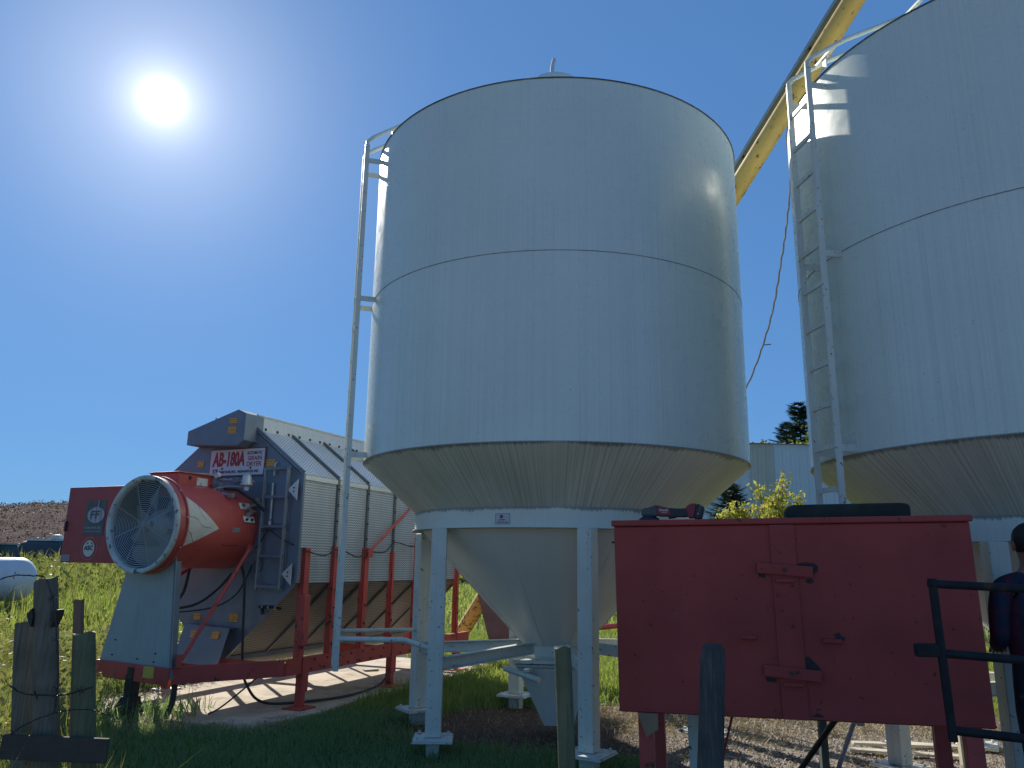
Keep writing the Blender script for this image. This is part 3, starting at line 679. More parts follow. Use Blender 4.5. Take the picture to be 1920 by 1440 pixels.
H('cable', [(-.60, -.2, 1.62), (-.52, -.2, 1.72), (-.46, -.2, 1.81)], .009)
H('cable', [(-.28, -.32, .38), (-.45, -.62, .12), (-.52, -.75, .05)], .011)

# ------------------------------------------------------------------ red steel box on legs, with what lies on it
bx = thing('fuel_box', 'dark red steel box on legs with a centre strip and two crossbars', 'steel box', (.67, 4.90, 0), -R(15.7), ry=-R(.85))
bd = part('box_body', MB().box((.99, .42, 1.195), (1.98, .84, 1.075)), REDBOX, bx, bevel=.01)
ld_ = part('lid', MB().box((.99, .42, 1.752), (2.01, .87, .036)), REDBOX, bx, bevel=.008)
part('centre_strip', MB().box((.986, -.006, 1.195), (.141, .012, 1.07)), REDBOX, bx, bevel=.003)
for z, zz in ((1.473, 1.413), (.907, .846)):
    cbx = part('crossbar', MB().bar((.832, -.022, z + .012), (1.138, -.022, z - .014), .062, .018, (0, 0, 1)), REDBOX, bx, bevel=.004)
    part('bolt', MB().cyl((.985, -.03, z), (.985, -.048, z), .011, n=6), STEEL, cbx)
    part('bar_rest', MB().box((.985, -.018, zz), (.11, .024, .022)), REDBOX, bx, bevel=.003)
def chip(pts, y=-.002):
    b = MB(); b.add([(x, y, z) for x, z in pts], [tuple(range(len(pts)))]); return b
CHIP = paint('bare_rust_chip', (.035, .03, .03), .8, 0, .4, 20)
for pts in ([(1.06, 1.505), (1.10, 1.515), (1.15, 1.51), (1.17, 1.49), (1.165, 1.462), (1.14, 1.45), (1.142, 1.475), (1.06, 1.49)],
            [(1.10, 1.42), (1.13, 1.425), (1.14, 1.405), (1.12, 1.395), (1.10, 1.40)], [(.835, 1.452), (.88, 1.447), (.872, 1.425), (.84, 1.432)],
            [(1.06, .99), (1.075, 1.0), (1.12, .955), (1.14, .925), (1.10, .915), (1.06, .92)], [(.835, .88), (.90, .872), (.895, .852), (.845, .855)],
            [(1.06, .675), (1.10, .70), (1.13, .685), (1.14, .662), (1.06, .662)], [(1.22, 1.118), (1.25, 1.13), (1.262, 1.11), (1.285, 1.10), (1.27, 1.085), (1.235, 1.095)]):
    part('paint_chip', chip(pts), CHIP, bx)
for x0, x1, z in ((.716, .806, 1.094), (1.159, 1.262, 1.083)):
    part('handle_lip', MB().box(((x0 + x1) / 2, -.012, z), (x1 - x0, .026, .024)), REDBOX, bx, bevel=.006)
part('front_seam', MB().box((.99, -.002, .672), (1.98, .008, .012)), REDBOX, bx)
for x, y, m, w in ((.15, .05, REDBEAM, .085), (.395, .55, SILO_L, .075), (1.87, .05, REDBEAM, .085), (1.87, .78, REDBEAM, .085), (.15, .78, REDBEAM, .085)):
    lg = part('leg', MB().box((x, y, .33), (w, w, .66)), m, bx, bevel=.004)
    if y < .1 and x < 1: part('plywood_gusset', MB().prism([(x - .04, .66), (x + .075, .66), (x + .075, .575), (x + .005, .53)], y - .075, y - .055, XZ), PLY, lg)
part('side_peg', MB().tube([(-.03, .1, 1.64), (.01, .1, 1.64)], .006, 6), STEEL, bx)
bxm = Matrix.Translation((.67, 4.90, 0)) @ Matrix.Rotation(-R(15.7), 4, 'Z') @ Matrix.Rotation(-R(.85), 4, 'Y')
def on_box(x, y, z): return bxm @ Vector((x, y, z))
# angle grinder lying on the lid
gr = thing('angle_grinder', 'red and black battery angle grinder lying on the red box lid', 'angle grinder', on_box(.135, .10, 1.771), -R(15.7), ry=-R(.85))
GB = paint('tool_black', (.022, .024, .03), .5, 0, .1, 10); GR = paint('tool_red', (.22, .02, .03), .4, 0, .08, 10); GG = paint('tool_gear_grey', (.075, .08, .085), .42, .3, .15, 12)
part('disc_guard', MB().lathe([(.004, .03), (.035, .03), (.062, .012), (.066, 0), (.0, 0)], 32, (.075, 0, 0)), GB, gr, smooth=True)
part('gear_head', MB().prism([(.03, .035), (.028, .062), (.045, .075), (.095, .085), (.118, .096), (.125, .09), (.13, .04), (.125, .028), (.04, .026)], -.03, .03, XZ), GG, gr, bevel=.008, seg=3)
part('lock_lever', MB().box((.075, -.034, .03), (.06, .01, .014)), GB, gr, bevel=.003)
mb = part('motor_body', MB().prism([(.124, .096), (.135, .094), (.16, .085), (.205, .076), (.215, .03), (.20, .024), (.15, .024), (.126, .03)], -.031, .031, XZ), GR, gr, bevel=.010, seg=3)
part('grip', MB().prism([(.203, .076), (.25, .072), (.30, .071), (.33, .078), (.335, .03), (.30, .018), (.25, .02), (.225, .012), (.19, .010), (.205, .026)], -.027, .027, XZ), GB, gr, bevel=.009, seg=3)
part('battery_foot', MB().prism([(.318, .01), (.302, .072), (.32, .092), (.345, .101), (.37, .098), (.352, .01)], -.034, .034, XZ), GR, gr, bevel=.007, seg=3)
bt = part('battery', MB().prism([(.352, .004), (.372, .098), (.385, .096), (.412, .078), (.416, .066), (.398, .004)], -.037, .037, XZ), GB, gr, bevel=.006, seg=3)
text('brand_lettering', 'Milwaukee', WHITE, mb, (.142, -.0325, .055), (1, 0, -.0), (0, 0, 1), .055, .016, .01, .25)
part('brand_stroke', MB().prism([(.147, .044), (.170, .050), (.172, .047), (.195, .052), (.176, .044), (.172, .047)], -.0335, -.0325, XZ), WHITE, mb)
part('battery_marks', MB().bar((.385, -.0378, .05), (.395, -.0378, .085), .002, .001, X).bar((.375, -.0378, .03), (.379, -.0378, .042), .010, .001, X), paint('grey_marks', (.25, .26, .28), .5), bt)
tb = thing('timber_block', 'short dark mossy timber with rounded ends resting on the red box lid', 'timber', on_box(1.03, .12, 1.771), -R(15.7), ry=-R(.85))
part('block', MB().prism([(0, .0), (-.002, .055), (.012, .072), (.045, .083), (.63, .083), (.672, .078), (.685, .06), (.685, 0)], 0, .24, XZ), TIMB, tb, bevel=.012, seg=3)

# ------------------------------------------------------------------ fence posts, wire and gate
def post(label, base, top, r0, r1, mat, flat=None, cut=0., group='old wooden fence posts', endm=WOODE, name='fence_post', seed=0, dome=False):
    """round or half-round post from base to top (world)"""
    b = MB(); p, q = Vector(base), Vector(top); n = 18; rows = 12; rg = random.Random(seed); d = (q - p).normalized()
    a = Vector((1, 0, 0)); a = (a - d * a.dot(d)).normalized(); c = d.cross(a)
    ph = [rg.uniform(0, 6.28) for _ in range(4)]; vs = []
    for i in range(rows + 1):
        t = i / rows; rr = r0 + (r1 - r0) * t
        if dome: t = t if i < rows - 3 else (rows - 4) / rows + (4 / rows) * (.80, .95, 1.0, 1.0)[i - rows + 3]; rr *= (1, .93, .74, .45)[max(0, i - rows + 3)] if i >= rows - 3 else 1
        for j in range(n):
            th = 2 * math.pi * j / n
            k = 1 + .035 * math.sin(2 * th + ph[0] + t * 2) + .03 * math.sin(5 * th + ph[1]) * math.sin(7 * t + ph[2])
            x, y = rr * k * math.cos(th), rr * k * math.sin(th)
            if flat: y = max(min(y, flat), -flat); x = x
            z = cut * x if i == rows else 0
            if i == rows: x *= .97; y *= .97; z += .006 * math.sin(3 * th + ph[3])
            vs.append(p.lerp(q, t) + a * x + c * y + d * z)
    fs = [(i * n + j, i * n + (j + 1) % n, (i + 1) * n + (j + 1) % n, (i + 1) * n + j) for i in range(rows) for j in range(n)]
    b.add(vs, fs); t = thing(name, label, 'fence post', base, group=group)
    b.v = [tuple(Vector(v) - p) for v in b.v]
    part('shaft', b, mat, t, smooth=True, ang=60)
    e = MB(); top_vs = [Vector(v) - p for v in vs[-n:]]; e.add(top_vs, [tuple(range(n))]); part('cut_end', e, endm, t)
    return t
post('grey plank-like post, second tallest and leftmost of the cluster by the propane tank', (-2.40, 4.30, -.05), (-2.552, 4.30, 1.163), .058, .054, WOODG, .032, .10, endm=WOODG, seed=1)
post('tallest grey post with barbed wire wrapped over it, by the propane tank', (-2.20, 4.20, -.05), (-2.424, 4.20, 1.385), .062, .056, WOODG, .045, .12, endm=WOODG, seed=2)
post('green treated square-cut post just left of the fan panel', (-2.03, 4.20, -.05), (-2.186, 4.20, 1.122), .056, .056, WOODT, .05, .0, seed=3)
post('thin brown stake standing behind the green cut post', (-2.52, 5.0, -.05), (-2.662, 5.0, 1.245), .033, .031, WOODB, .022, .1, endm=WOODB, seed=4)
post('round green post with a pale sawn top in front of the discharge boot', (.285, 3.58, -.05), (.238, 3.60, 1.146), .040, .0375, WOODT, None, .06, seed=5)
post('dark weathered flat post in front of the red box', (.83, 3.62, -.05), (.929, 3.70, 1.157), .070, .050, WOODK, .045, .0, endm=WOODK, seed=6, dome=True)
pk = thing('plank', 'wide weathered plank nailed low across the cluster of left posts', 'plank', (-2.2, 4.12, .52))
part('board', MB().bar((-.27, -.01, .075), (.245, 0, .06), .026, .112, (0, 1, 0)), paint('plank_brown', (.07, .058, .048), .85, 0, .25, 6, .6, (2, 40, 40), bump=.4), pk, bevel=.004)
WIRE = paint('rusty_wire', (.055, .045, .04), .6, .4, .3, 20)
bw = thing('barbed_wire', 'rusty barbed wire looped over the tall left post', 'wire', (-2.42, 4.14, 1.39))
def wire(name, pts, r=.0028, barbs=6, seed=1):
    pts = bez([Vector(p) for p in pts], 10); b = MB(); rg = random.Random(seed)
    off = []
    for i, p in enumerate(pts): off.append(p + Vector((math.cos(i * 1.3), math.sin(i * 1.3), math.cos(i * 1.3 + 1))) * .003)
    b.tube(pts, r, 5); b.tube(off, r * .8, 5)
    for k in range(barbs):
        p = pts[int((k + .5) / barbs * (len(pts) - 1))]
        for _ in range(3):
            d = Vector((rg.uniform(-1, 1), rg.uniform(-1, 1), rg.uniform(-1, 1))).normalized() * .022; b.tube([p - d, p + d], r * .7, 4)
    return b
O = Vector((-2.42, 4.14, 1.39)); L = lambda *ps: [Vector(p) - O for p in ps]
part('strand', wire('w', L((-2.95, 4.10, 1.22), (-2.72, 4.12, 1.33), (-2.58, 4.14, 1.40), (-2.46, 4.14, 1.405), (-2.39, 4.13, 1.395), (-2.34, 4.12, 1.32), (-2.30, 4.12, 1.20), (-2.27, 4.12, 1.05), (-2.245, 4.12, .90), (-2.24, 4.12, .75))), WIRE, bw)
part('strand', wire('w', L((-2.50, 4.15, .87), (-2.40, 4.11, .84), (-2.27, 4.10, .835), (-2.18, 4.10, .84), (-2.06, 4.10, .875)), .004, 4, 2), WIRE, bw)
part('strand', wire('w', L((-2.50, 4.12, .60), (-2.36, 4.10, .70), (-2.20, 4.10, .76), (-2.05, 4.10, .77), (-1.96, 4.12, .74)), .0025, 3, 3), WIRE, bw)
bkd = MB().prism([(-.060, 1.215), (-.035, 1.245), (-.022, 1.205), (-.026, 1.15), (-.045, 1.18)], -.02, .05, XZ).prism([(.075, 1.235), (.098, 1.24), (.094, 1.20), (.075, 1.15), (.068, 1.19)], -.02, .05, XZ)
bkd.bar((-.04, .045, 1.20), (.085, .045, 1.20), .02, .04, (0, 1, 0))
ins = thing('post_bracket', 'dark broken rubber bracket strapped round the tallest left post', 'bracket', (-2.405, 4.16, 0.0)); part('strap', bkd, DARK, ins, bevel=.004)
# pipe gate in front of the box
gt = thing('pipe_gate', 'dark steel pipe gate in front of the red box, beside the person', 'gate', (1.84, 3.5, 0))
go = Vector((1.84, 3.5, 0)); gl = lambda x, z, y=3.5: Vector((x, y, z)) - go
b = MB().tube([gl(1.848, 1.462), gl(1.868, .80)], .0185, 12)
part('upright', b, PIPEG, gt, smooth=True)
part('rail', MB().tube([gl(1.832, 1.440), gl(4.5, 1.335, 3.32)], .0185, 12), PIPEG, gt, smooth=True)
part('rail', MB().tube([gl(1.852, 1.152), gl(4.5, .975, 3.32)], .0185, 12), PIPEG, gt, smooth=True)
part('rail', MB().tube([gl(1.856, .845), gl(4.5, .615, 3.32)], .0185, 12), PIPEG, gt, smooth=True)
part('hinge_lug', MB().box(gl(1.795, 1.163), (.10, .04, .055)), PIPEG, gt, bevel=.008)
part('chain_link', MB().tube(bez([gl(2.16, .99, 3.47), gl(2.20, .95, 3.46), gl(2.28, .92, 3.45), gl(2.40, .93, 3.44)]), .012, 6), PIPEG, gt)

part('end_stile', MB().tube([gl(4.5, 1.355, 3.32), gl(4.5, .58, 3.32)], .0185, 12), PIPEG, gt, smooth=True)
part('hinge_post', MB().tube([gl(4.62, -.05, 3.32), gl(4.62, 1.6, 3.32)], .05, 16).box(gl(4.55, 1.2, 3.32), (.12, .03, .05)).box(gl(4.55, .75, 3.32), (.12, .03, .05)), PIPEG, gt, smooth=True)

# ------------------------------------------------------------------ auger, rope
AG0, AG1 = Vector((-.78, 12.72, .36)), Vector((3.56, 7.1, 7.36)); AD = (AG1 - AG0).normalized()
au = thing('grain_auger', 'long yellow auger tube slanting up behind the middle silo towards the right silo', 'auger', AG0)
top_ = AD * 10.6
part('tube', MB().tube([Vector((0, 0, 0)), AD * 1.9], .112, 24), YELR, au, smooth=True)
part('tube', MB().tube([AD * 1.9, AD * 7.05], .110, 24), YEL, au, smooth=True); tu = part('tube', MB().tube([AD * 7.05, top_], .110, 24), YEL, au, smooth=True)
sd = AD.cross(Vector((0, 0, 1))).normalized(); upn = sd.cross(AD).normalized()
if upn.z < 0: upn = -upn
for k in (1.9, 4.5, 7.05): part('flange', MB().cyl(AD * k, AD * (k + .05), .125, n=24), REDBEAM if k > 7 else YELR, au, smooth=True)
part('drive_shaft_guard', MB().bar(AD * 1.2 + upn * .185, top_ + upn * .185, .10, .035, sd), PANELG, au)
for k in np.arange(1.6, 10.4, 1.3): part('guard_bracket', MB().bar(AD * k + upn * .09, AD * k + upn * .18, .05, .03, sd), STEEL, au)
part('intake_flap', MB().quad((.34, -1.6, .76), (.52, -1.75, .12), (.95, -1.7, .12), (.62, -1.55, .50), .01), DUSTY, au)
part('frame_brace', MB().tube([AD * 5.2 + upn * -.1, Vector((2.15, -1.2, .3))], .035, 10), REDBEAM, au, smooth=True)
part('frame_brace', MB().tube([AD * 4.4 + upn * -.1, Vector((1.9, -2.2, .35))], .018, 8), STEEL, au, smooth=True)
part('axle_tube', MB().tube([Vector((1.3, -2.4, .30)), Vector((2.9, -1.4, .38))], .035, 10), REDBEAM, au, smooth=True)
text('tube_number', '10', INKR, au, AD * 7.6 - upn * .02 + Vector((-.03, -.13, 0)), AD, upn, .14, .09, .02)
rp = thing('rope', 'thin rope hanging from the yellow auger between the two silos', 'rope', (3.17, 8.05, 6.25))
rpts = bez([Vector((0, 0, 0)), Vector((-.04, .12, -.7)), Vector((-.11, .30, -1.35)), Vector((-.20, .55, -2.0)), Vector((-.40, .95, -2.7)), Vector((-.75, 1.6, -3.4))], 12)
rpts = [p + Vector((.005 * math.sin(i * 2.1), .004 * math.cos(i * 1.3), 0)) for i, p in enumerate(rpts)]
part('strand', MB().tube(rpts, .010, 6), paint('rope_fibre', (.12, .12, .12), .8, 0, .4, 20), rp, smooth=True)
part('frayed_knot', MB().tube([rpts[40], rpts[40] + Vector((.09, 0, .01))], .006, 5), STEEL, rp)

# ------------------------------------------------------------------ ground, pad, hill
def e2w(e, d): return (-2.1 + e * math.cos(AZ) + d * math.sin(AZ), 8.482 - e * math.sin(AZ) + d * math.cos(AZ))
def w2e(x, y):
    dx, dy = x + 2.1, y - 8.482
    return dx * math.cos(AZ) - dy * math.sin(AZ), dx * math.sin(AZ) + dy * math.cos(AZ)
def zones(x, y):
    """share of dirt, gravel and bare ground at a point"""
    x = np.asarray(x, float); y = np.asarray(y, float); n = hnoise(x * 1.7, y * 1.7) * .35 + hnoise(x * 5, y * 5) * .12
    d1 = np.hypot((x - .75) / 1.9, (y - 7.9) / 1.35) + n * .5
    dirt = 1 - sstep(.75, 1.1, d1)
    d3 = np.hypot((x + 3.3) / .9, (y - 7.95) / .5) + n * .5; dirt = np.maximum(dirt, .8 * (1 - sstep(.7, 1.2, d3)))
    g = sstep(.9, 1.4, x + n * .4) * (1 - sstep(8.2, 9.1, y + n)) * sstep(-20, -10, y)
    g = np.maximum(g, 1 - sstep(1.2, 3.2, y + 2 * n))          # unseen gravel at and behind the camera, added to bounce light onto the silos
    return np.clip(dirt, 0, 1), np.clip(g, 0, 1)
def axis(lo, hi, fine0, fine1, st, grow=1.22):
    a = list(np.arange(fine0, fine1, st)); s = st; v = a[-1]
    while v < hi: s *= grow; v += s; a.append(min(v, hi))
    s = st; v = a[0]; pre = []
    while v > lo: s *= grow; v -= s; pre.append(max(v, lo))
    return np.array(pre[::-1] + a)
gx = axis(-420, 420, -7, 8, .10); gy = axis(-60, 520, 2.0, 16, .10)
GXX, GYY = np.meshgrid(gx, gy); GZ = ground_h(GXX, GYY) + .012 * hnoise(GXX * 6, GYY * 6) * (np.hypot(GXX, GYY - 8) < 12)
ee, dd_ = w2e(GXX, GYY)
inpad = (ee > -2.35) & (ee < .35) & (dd_ > -1.2) & (dd_ < 4.6)
GZ = np.where(inpad, np.minimum(GZ, .0), GZ)
nv = len(gx) * len(gy); me = bpy.data.meshes.new('ground'); nxx, nyy = len(gx), len(gy)
vv = np.stack([GXX, GYY, GZ], -1).reshape(-1, 3)
ii = np.arange(nv).reshape(nyy, nxx); qd = np.stack([ii[:-1, :-1], ii[:-1, 1:], ii[1:, 1:], ii[1:, :-1]], -1).reshape(-1, 4)
def np_mesh(name, v, f, mat, k=4, attrs=None, smooth=False):
    me = bpy.data.meshes.new(name); n = len(v); m = len(f)
    me.vertices.add(n); me.vertices.foreach_set('co', v.astype(np.float32).ravel())
    me.loops.add(m * k); me.loops.foreach_set('vertex_index', f.astype(np.int32).ravel())
    me.polygons.add(m); me.polygons.foreach_set('loop_start', np.arange(0, m * k, k, dtype=np.int32))
    if smooth: me.polygons.foreach_set('use_smooth', np.ones(m, bool))
    for an, av in (attrs or {}).items():
        a = me.attributes.new(an, 'FLOAT', 'POINT'); a.data.foreach_set('value', av.astype(np.float32).ravel())
    me.update(); me.validate(); me.materials.append(mat)
    o = bpy.data.objects.new(name, me); COL.objects.link(o); return o
def attr(t, n):
    a = t.n('ShaderNodeAttribute'); a.attribute_name = n; return a.outputs['Fac']
m, t = newmat('ground_soil'); o_ = t.obj()
n1_ = t.noise(o_, 1.2, 8, .65); n2_ = t.noise(o_, 14, 6, .7); n3_ = t.noise(o_, 70, 3, .6)
grass_c = t.mix(t.mr(n1_, .35, .65), (.045, .062, .018), (.085, .095, .03))
grass_c = t.mix(t.mr(n2_, .4, .7, 0, .6), grass_c, (.06, .045, .025))
far = t.mr(t.xyz(o_)[1], 18, 60); grass_c = t.mix(far, grass_c, t.mix(t.mr(t.noise(o_, .35, 6), .35, .65), (.12, .17, .035), (.19, .21, .06)))
dirt_c = t.mix(t.mr(n2_, .3, .7), (.055, .036, .026), (.13, .085, .06)); dirt_c = t.mix(t.mr(n3_, .55, .7, 0, .7), dirt_c, (.20, .14, .10))
vo = t.n('ShaderNodeTexVoronoi'); vo.inputs['Scale'].default_value = 42; t.l(o_, vo.inputs['Vector'])
grv = t.mix(t.mr(t.xyz(vo.outputs['Color'])[0], 0, 1), (.16, .135, .115), (.46, .40, .35)); grv = t.mix(t.mr(n1_, .4, .62, 0, .55), grv, (.17, .12, .08))
dirtk = t.mr(t.m('ADD', attr(t, 'dirt'), t.m('MULTIPLY', t.m('SUBTRACT', n2_, .5), .5)), .4, .6)
c_ = t.mix(dirtk, grass_c, dirt_c); c_ = t.mix(t.mr(t.m('ADD', attr(t, 'gravel'), t.m('MULTIPLY', t.m('SUBTRACT', n2_, .5), .6)), .4, .6), c_, grv)
t.l(c_, t.b.inputs['Base Color']); t.b.inputs['Roughness'].default_value = .95; t.b.inputs['Specular IOR Level'].default_value = .15
t.bump(t.m('ADD', t.m('MULTIPLY', vo.outputs['Distance'], .6), n2_), .8, .02)
zd, zg = zones(GXX, GYY)
tag(np_mesh('ground', vv, qd, m, attrs={'dirt': zd, 'gravel': zg}, smooth=True), kind='structure')

m, t = newmat('old_concrete'); o_ = t.obj()
c_ = t.mix(t.mr(t.noise(o_, 1.6, 7, .65), .35, .65), (.44, .36, .26), (.62, .52, .39)); c_ = t.mix(t.mr(t.noise(o_, 60, 3, .6), .58, .72, 0, .5), c_, (.16, .14, .12))
c_ = t.mix(t.mr(t.noise(o_, 3.4, 8, .7), .52, .66, 0, .75), c_, (.20, .15, .11)); c_ = t.mix(t.mr(t.noise(t.scl(o_, (1, 1, 1)), .7, 5), .55, .7, 0, .5), c_, (.17, .15, .14))
t.l(c_, t.b.inputs['Base Color']); t.b.inputs['Roughness'].default_value = .9; t.bump(t.noise(o_, 40, 6), .4, .008)
poly = []
rg = random.Random(5)
for (e0, d0_), (e1, d1_) in zip([(-2.2, -1.0), (.24, -1.08), (.26, 4.3), (-2.25, 4.3)], [(.24, -1.08), (.26, 4.3), (-2.25, 4.3), (-2.2, -1.0)]):
    for k in range(24):
        u = k / 24; poly.append((e0 + (e1 - e0) * u + rg.uniform(-.035, .035), d0_ + (d1_ - d0_) * u + rg.uniform(-.035, .035)))
pp = [e2w(*p) for p in poly]
b = MB().prism(pp, -.10, .026, XY); pad = tag(part('concrete_pad', b, m, None), kind='structure')

# brown weedy bank far left
hx = np.linspace(-150, 10, 320); hy = np.linspace(44, 130, 150); HX, HY = np.meshgrid(hx, hy)
sh = sstep(44, 84, HY) * (1 - .25 * sstep(85, 130, HY)); prof = 5.2 + .9 * np.sin(HX * .045 + .4) + .5 * np.sin(HX * .13) - 4.6 * sstep(-36, 5, HX)
HZ = ground_h(HX, HY) + sh * prof + .35 * hnoise(HX * .33, HY * .4) * sh + .22 * hnoise(HX * .9, HY * .8) * sh + .10 * hnoise(HX * 2.3, HY * 2.1) * sh - .12
ii = np.arange(HX.size).reshape(HX.shape); qd = np.stack([ii[:-1, :-1], ii[:-1, 1:], ii[1:, 1:], ii[1:, :-1]], -1).reshape(-1, 4)
m, t = newmat('dry_weed_bank'); o_ = t.obj()
c_ = t.mix(t.mr(t.noise(o_, .28, 8, .7), .35, .65), (.10, .066, .060), (.18, .125, .105)); c_ = t.mix(t.mr(t.noise(o_, 1.6, 7, .75), .52, .66, 0, .7), c_, (.07, .05, .045))
c_ = t.mix(t.mr(t.noise(o_, .7, 6, .7), .58, .7, 0, .5), c_, (.16, .13, .07)); t.l(c_, t.b.inputs['Base Color']); t.b.inputs['Roughness'].default_value = 1.; t.b.inputs['Specular IOR Level'].default_value = .05
t.bump(t.noise(o_, 1.4, 8, .75), 1., .5)
tag(np_mesh('hill', np.stack([HX, HY, HZ], -1).reshape(-1, 3), qd, m, smooth=True), kind='structure')
def hill_z(x, y):
    s = sstep(44, 84, y) * (1 - .25 * sstep(85, 130, y)); p = 5.2 + .9 * np.sin(x * .045 + .4) + .5 * np.sin(x * .13) - 4.6 * sstep(-36, 5, x)
    return ground_h(x, y) + s * p + .35 * hnoise(x * .33, y * .4) * s + .22 * hnoise(x * .9, y * .8) * s

# ------------------------------------------------------------------ plants
def leafmat(name, c0, c1, c2=None, trans=.35, rough=.55):
    m, t = newmat(name); a = attr(t, 'tint'); col = t.mix(t.mr(a, 0, .8), c0, c1)
    if c2: col = t.mix(t.mr(a, .84, .9), col, c2)
    t.l(col, t.b.inputs['Base Color']); t.b.inputs['Roughness'].default_value = rough; t.b.inputs['Specular IOR Level'].default_value = .08
    tr = t.n('ShaderNodeBsdfTranslucent'); t.l(t.mix(1., col, (1., 1., .55), 'MULTIPLY'), tr.inputs[0])
    mx = t.n('ShaderNodeMixShader'); mx.inputs[0].default_value = trans; t.l(t.b.outputs[0], mx.inputs[1]); t.l(tr.outputs[0], mx.inputs[2]); t.l(mx.outputs[0], t.out.inputs[0])
    return m
GRASS = leafmat('grass_blades', (.15, .26, .125), (.28, .40, .18), (.36, .29, .13), .45)
WEED = leafmat('weed_stems', (.16, .19, .075), (.32, .32, .14), (.30, .25, .13), .45)
FIELD = leafmat('field_grass', (.19, .27, .075), (.34, .40, .13), (.36, .32, .14), .5)
STRAW = leafmat('dead_straw', (.26, .20, .13), (.50, .41, .28), (.12, .08, .05), .15)
HEATH = leafmat('dry_weeds', (.075, .052, .046), (.165, .115, .095), (.14, .14, .07), .2)
clump = lambda x, y, s=1.0: .5 + .5 * hnoise(x * 2.3 * s + 4, y * 2.3 * s)
def blades(name, mat, x, y, z, h, w, lean=.35, flat=0.):
    n = len(x); az = RNG.uniform(0, 2 * np.pi, n); fa = RNG.uniform(0, 2 * np.pi, n); ln = np.abs(RNG.normal(lean, lean * .5, n)) + flat
    dx, dy = np.cos(az), np.sin(az); sx, sy = np.cos(fa) * w / 2, np.sin(fa) * w / 2
    P0 = np.stack([x, y, z], -1); S = np.stack([sx, sy, np.zeros(n)], -1)
    up1 = np.stack([dx * ln * h * .28, dy * ln * h * .28, h * .55], -1); up2 = np.stack([dx * ln * h, dy * ln * h, h * (1 - .35 * np.minimum(ln, 1.2))], -1)
    V = np.stack([P0 - S, P0 + S, P0 + up1 + S * .75, P0 + up1 - S * .75, P0 + up2], 1)
    b = np.arange(n)[:, None] * 5; F = np.concatenate([b + np.array([[0, 1, 2]]), b + np.array([[0, 2, 3]]), b + np.array([[3, 2, 4]])], 0)
    tint = np.repeat(np.clip(RNG.random(n) * .6 + .4 * clump(x, y, .3) + .05 * hnoise(x * .4, y * .4), 0, 1), 5)
    return tag(np_mesh(name, V.reshape(-1, 3), F, mat, 3, {'tint': tint}), kind='stuff')
def leaves(c, size, mat, name, parent=None, tintv=None, droop=.4):
    """leaf-shaped quads at points c (n,3)"""
    n = len(c); d = RNG.normal(size=(n, 3)); d[:, 2] -= droop; d /= np.linalg.norm(d, axis=1)[:, None]
    e = np.cross(d, RNG.normal(size=(n, 3))); e /= np.linalg.norm(e, axis=1)[:, None]; s = (size * RNG.uniform(.6, 1.3, n))[:, None]
    V = np.stack([c, c + d * s * .5 + e * s * .28, c + d * s, c + d * s * .5 - e * s * .28], 1)
    F = np.arange(n * 4).reshape(n, 4); tv = RNG.random(n) if tintv is None else tintv
    o = np_mesh(name, V.reshape(-1, 3), F, mat, 4, {'tint': np.repeat(tv, 4)})
    if parent is not None: o.parent = parent
    return o
def onpad(x, y, g=.0):
    e, d = w2e(x, y); return (e > -2.2 - g) & (e < .26 + g) & (d > -1.05 - g) & (d < 4.3 + g)
def scatter(n, x0, x1, y0, y1, keep):
    x = RNG.uniform(x0, x1, n); y = RNG.uniform(y0, y1, n); k = keep(x, y); return x[k], y[k]
# short lawn in front and between the silo and the pad
def k_lawn(x, y):
    d, g = zones(x, y); p = (1 - d) * (1 - g) * np.where(onpad(x, y), 0, 1) * (.35 + .65 * clump(x, y)); return RNG.random(len(x)) < p
x, y = scatter(120000, -4.2, 1.2, 4.6, 9.2, k_lawn); h = RNG.uniform(.05, .13, len(x)) * (.6 + .7 * clump(x, y, .7))
blades('grass', GRASS, x, y, ground_h(x, y) - .01, h, RNG.uniform(.004, .009, len(x)), .55)
x, y = scatter(150000, -1.6, 9, 8.4, 17, lambda x, y: (RNG.random(len(x)) < (1 - zones(x, y)[0]) * (1 - zones(x, y)[1]) * np.where(onpad(x, y), 0, 1) * (.4 + .6 * clump(x, y)))); h = RNG.uniform(.10, .24, len(x)) * (.5 + .8 * clump(x, y, .7))
blades('grass', FIELD, x, y, ground_h(x, y) - .01, h, RNG.uniform(.008, .016, len(x)), .6)
x, y = scatter(60000, -10, 26, 17, 60, lambda x, y: np.abs(x) < y * .9); h = RNG.uniform(.15, .35, len(x)) * (.6 + .8 * clump(x, y, .3))
blades('grass', FIELD, x, y, ground_h(x, y) - .02, h, RNG.uniform(.03, .07, len(x)), .6)
# tall weeds left of the pad
x, y = scatter(60000, -8.5, -2.2, 3.6, 11, lambda x, y: (~onpad(x, y, .05)) & (x < np.where(y < 8.6, -.49 * y + .1, -1.5 - .22 * y + .2)) & (RNG.random(len(x)) < .25 + .75 * clump(x, y))); h = RNG.uniform(.12, .42, len(x)) * (.5 + .9 * clump(x, y, .5))
blades('grass', GRASS, x, y, ground_h(x, y) - .01, h, RNG.uniform(.006, .013, len(x)), .5)
x, y = scatter(26000, -8.0, -2.0, 3.6, 12, lambda x, y: (~onpad(x, y, .1)) & (x < np.where(y < 8.6, -.50 * y + .05, -1.75 - .22 * y)) & (RNG.random(len(x)) < .2 + .8 * clump(x, y, 1.6))); h = RNG.uniform(.3, .75, len(x)) * (.5 + .7 * clump(x, y, .6))
blades('weeds', WEED, x, y, ground_h(x, y) - .01, h, RNG.uniform(.006, .012, len(x)), .35)
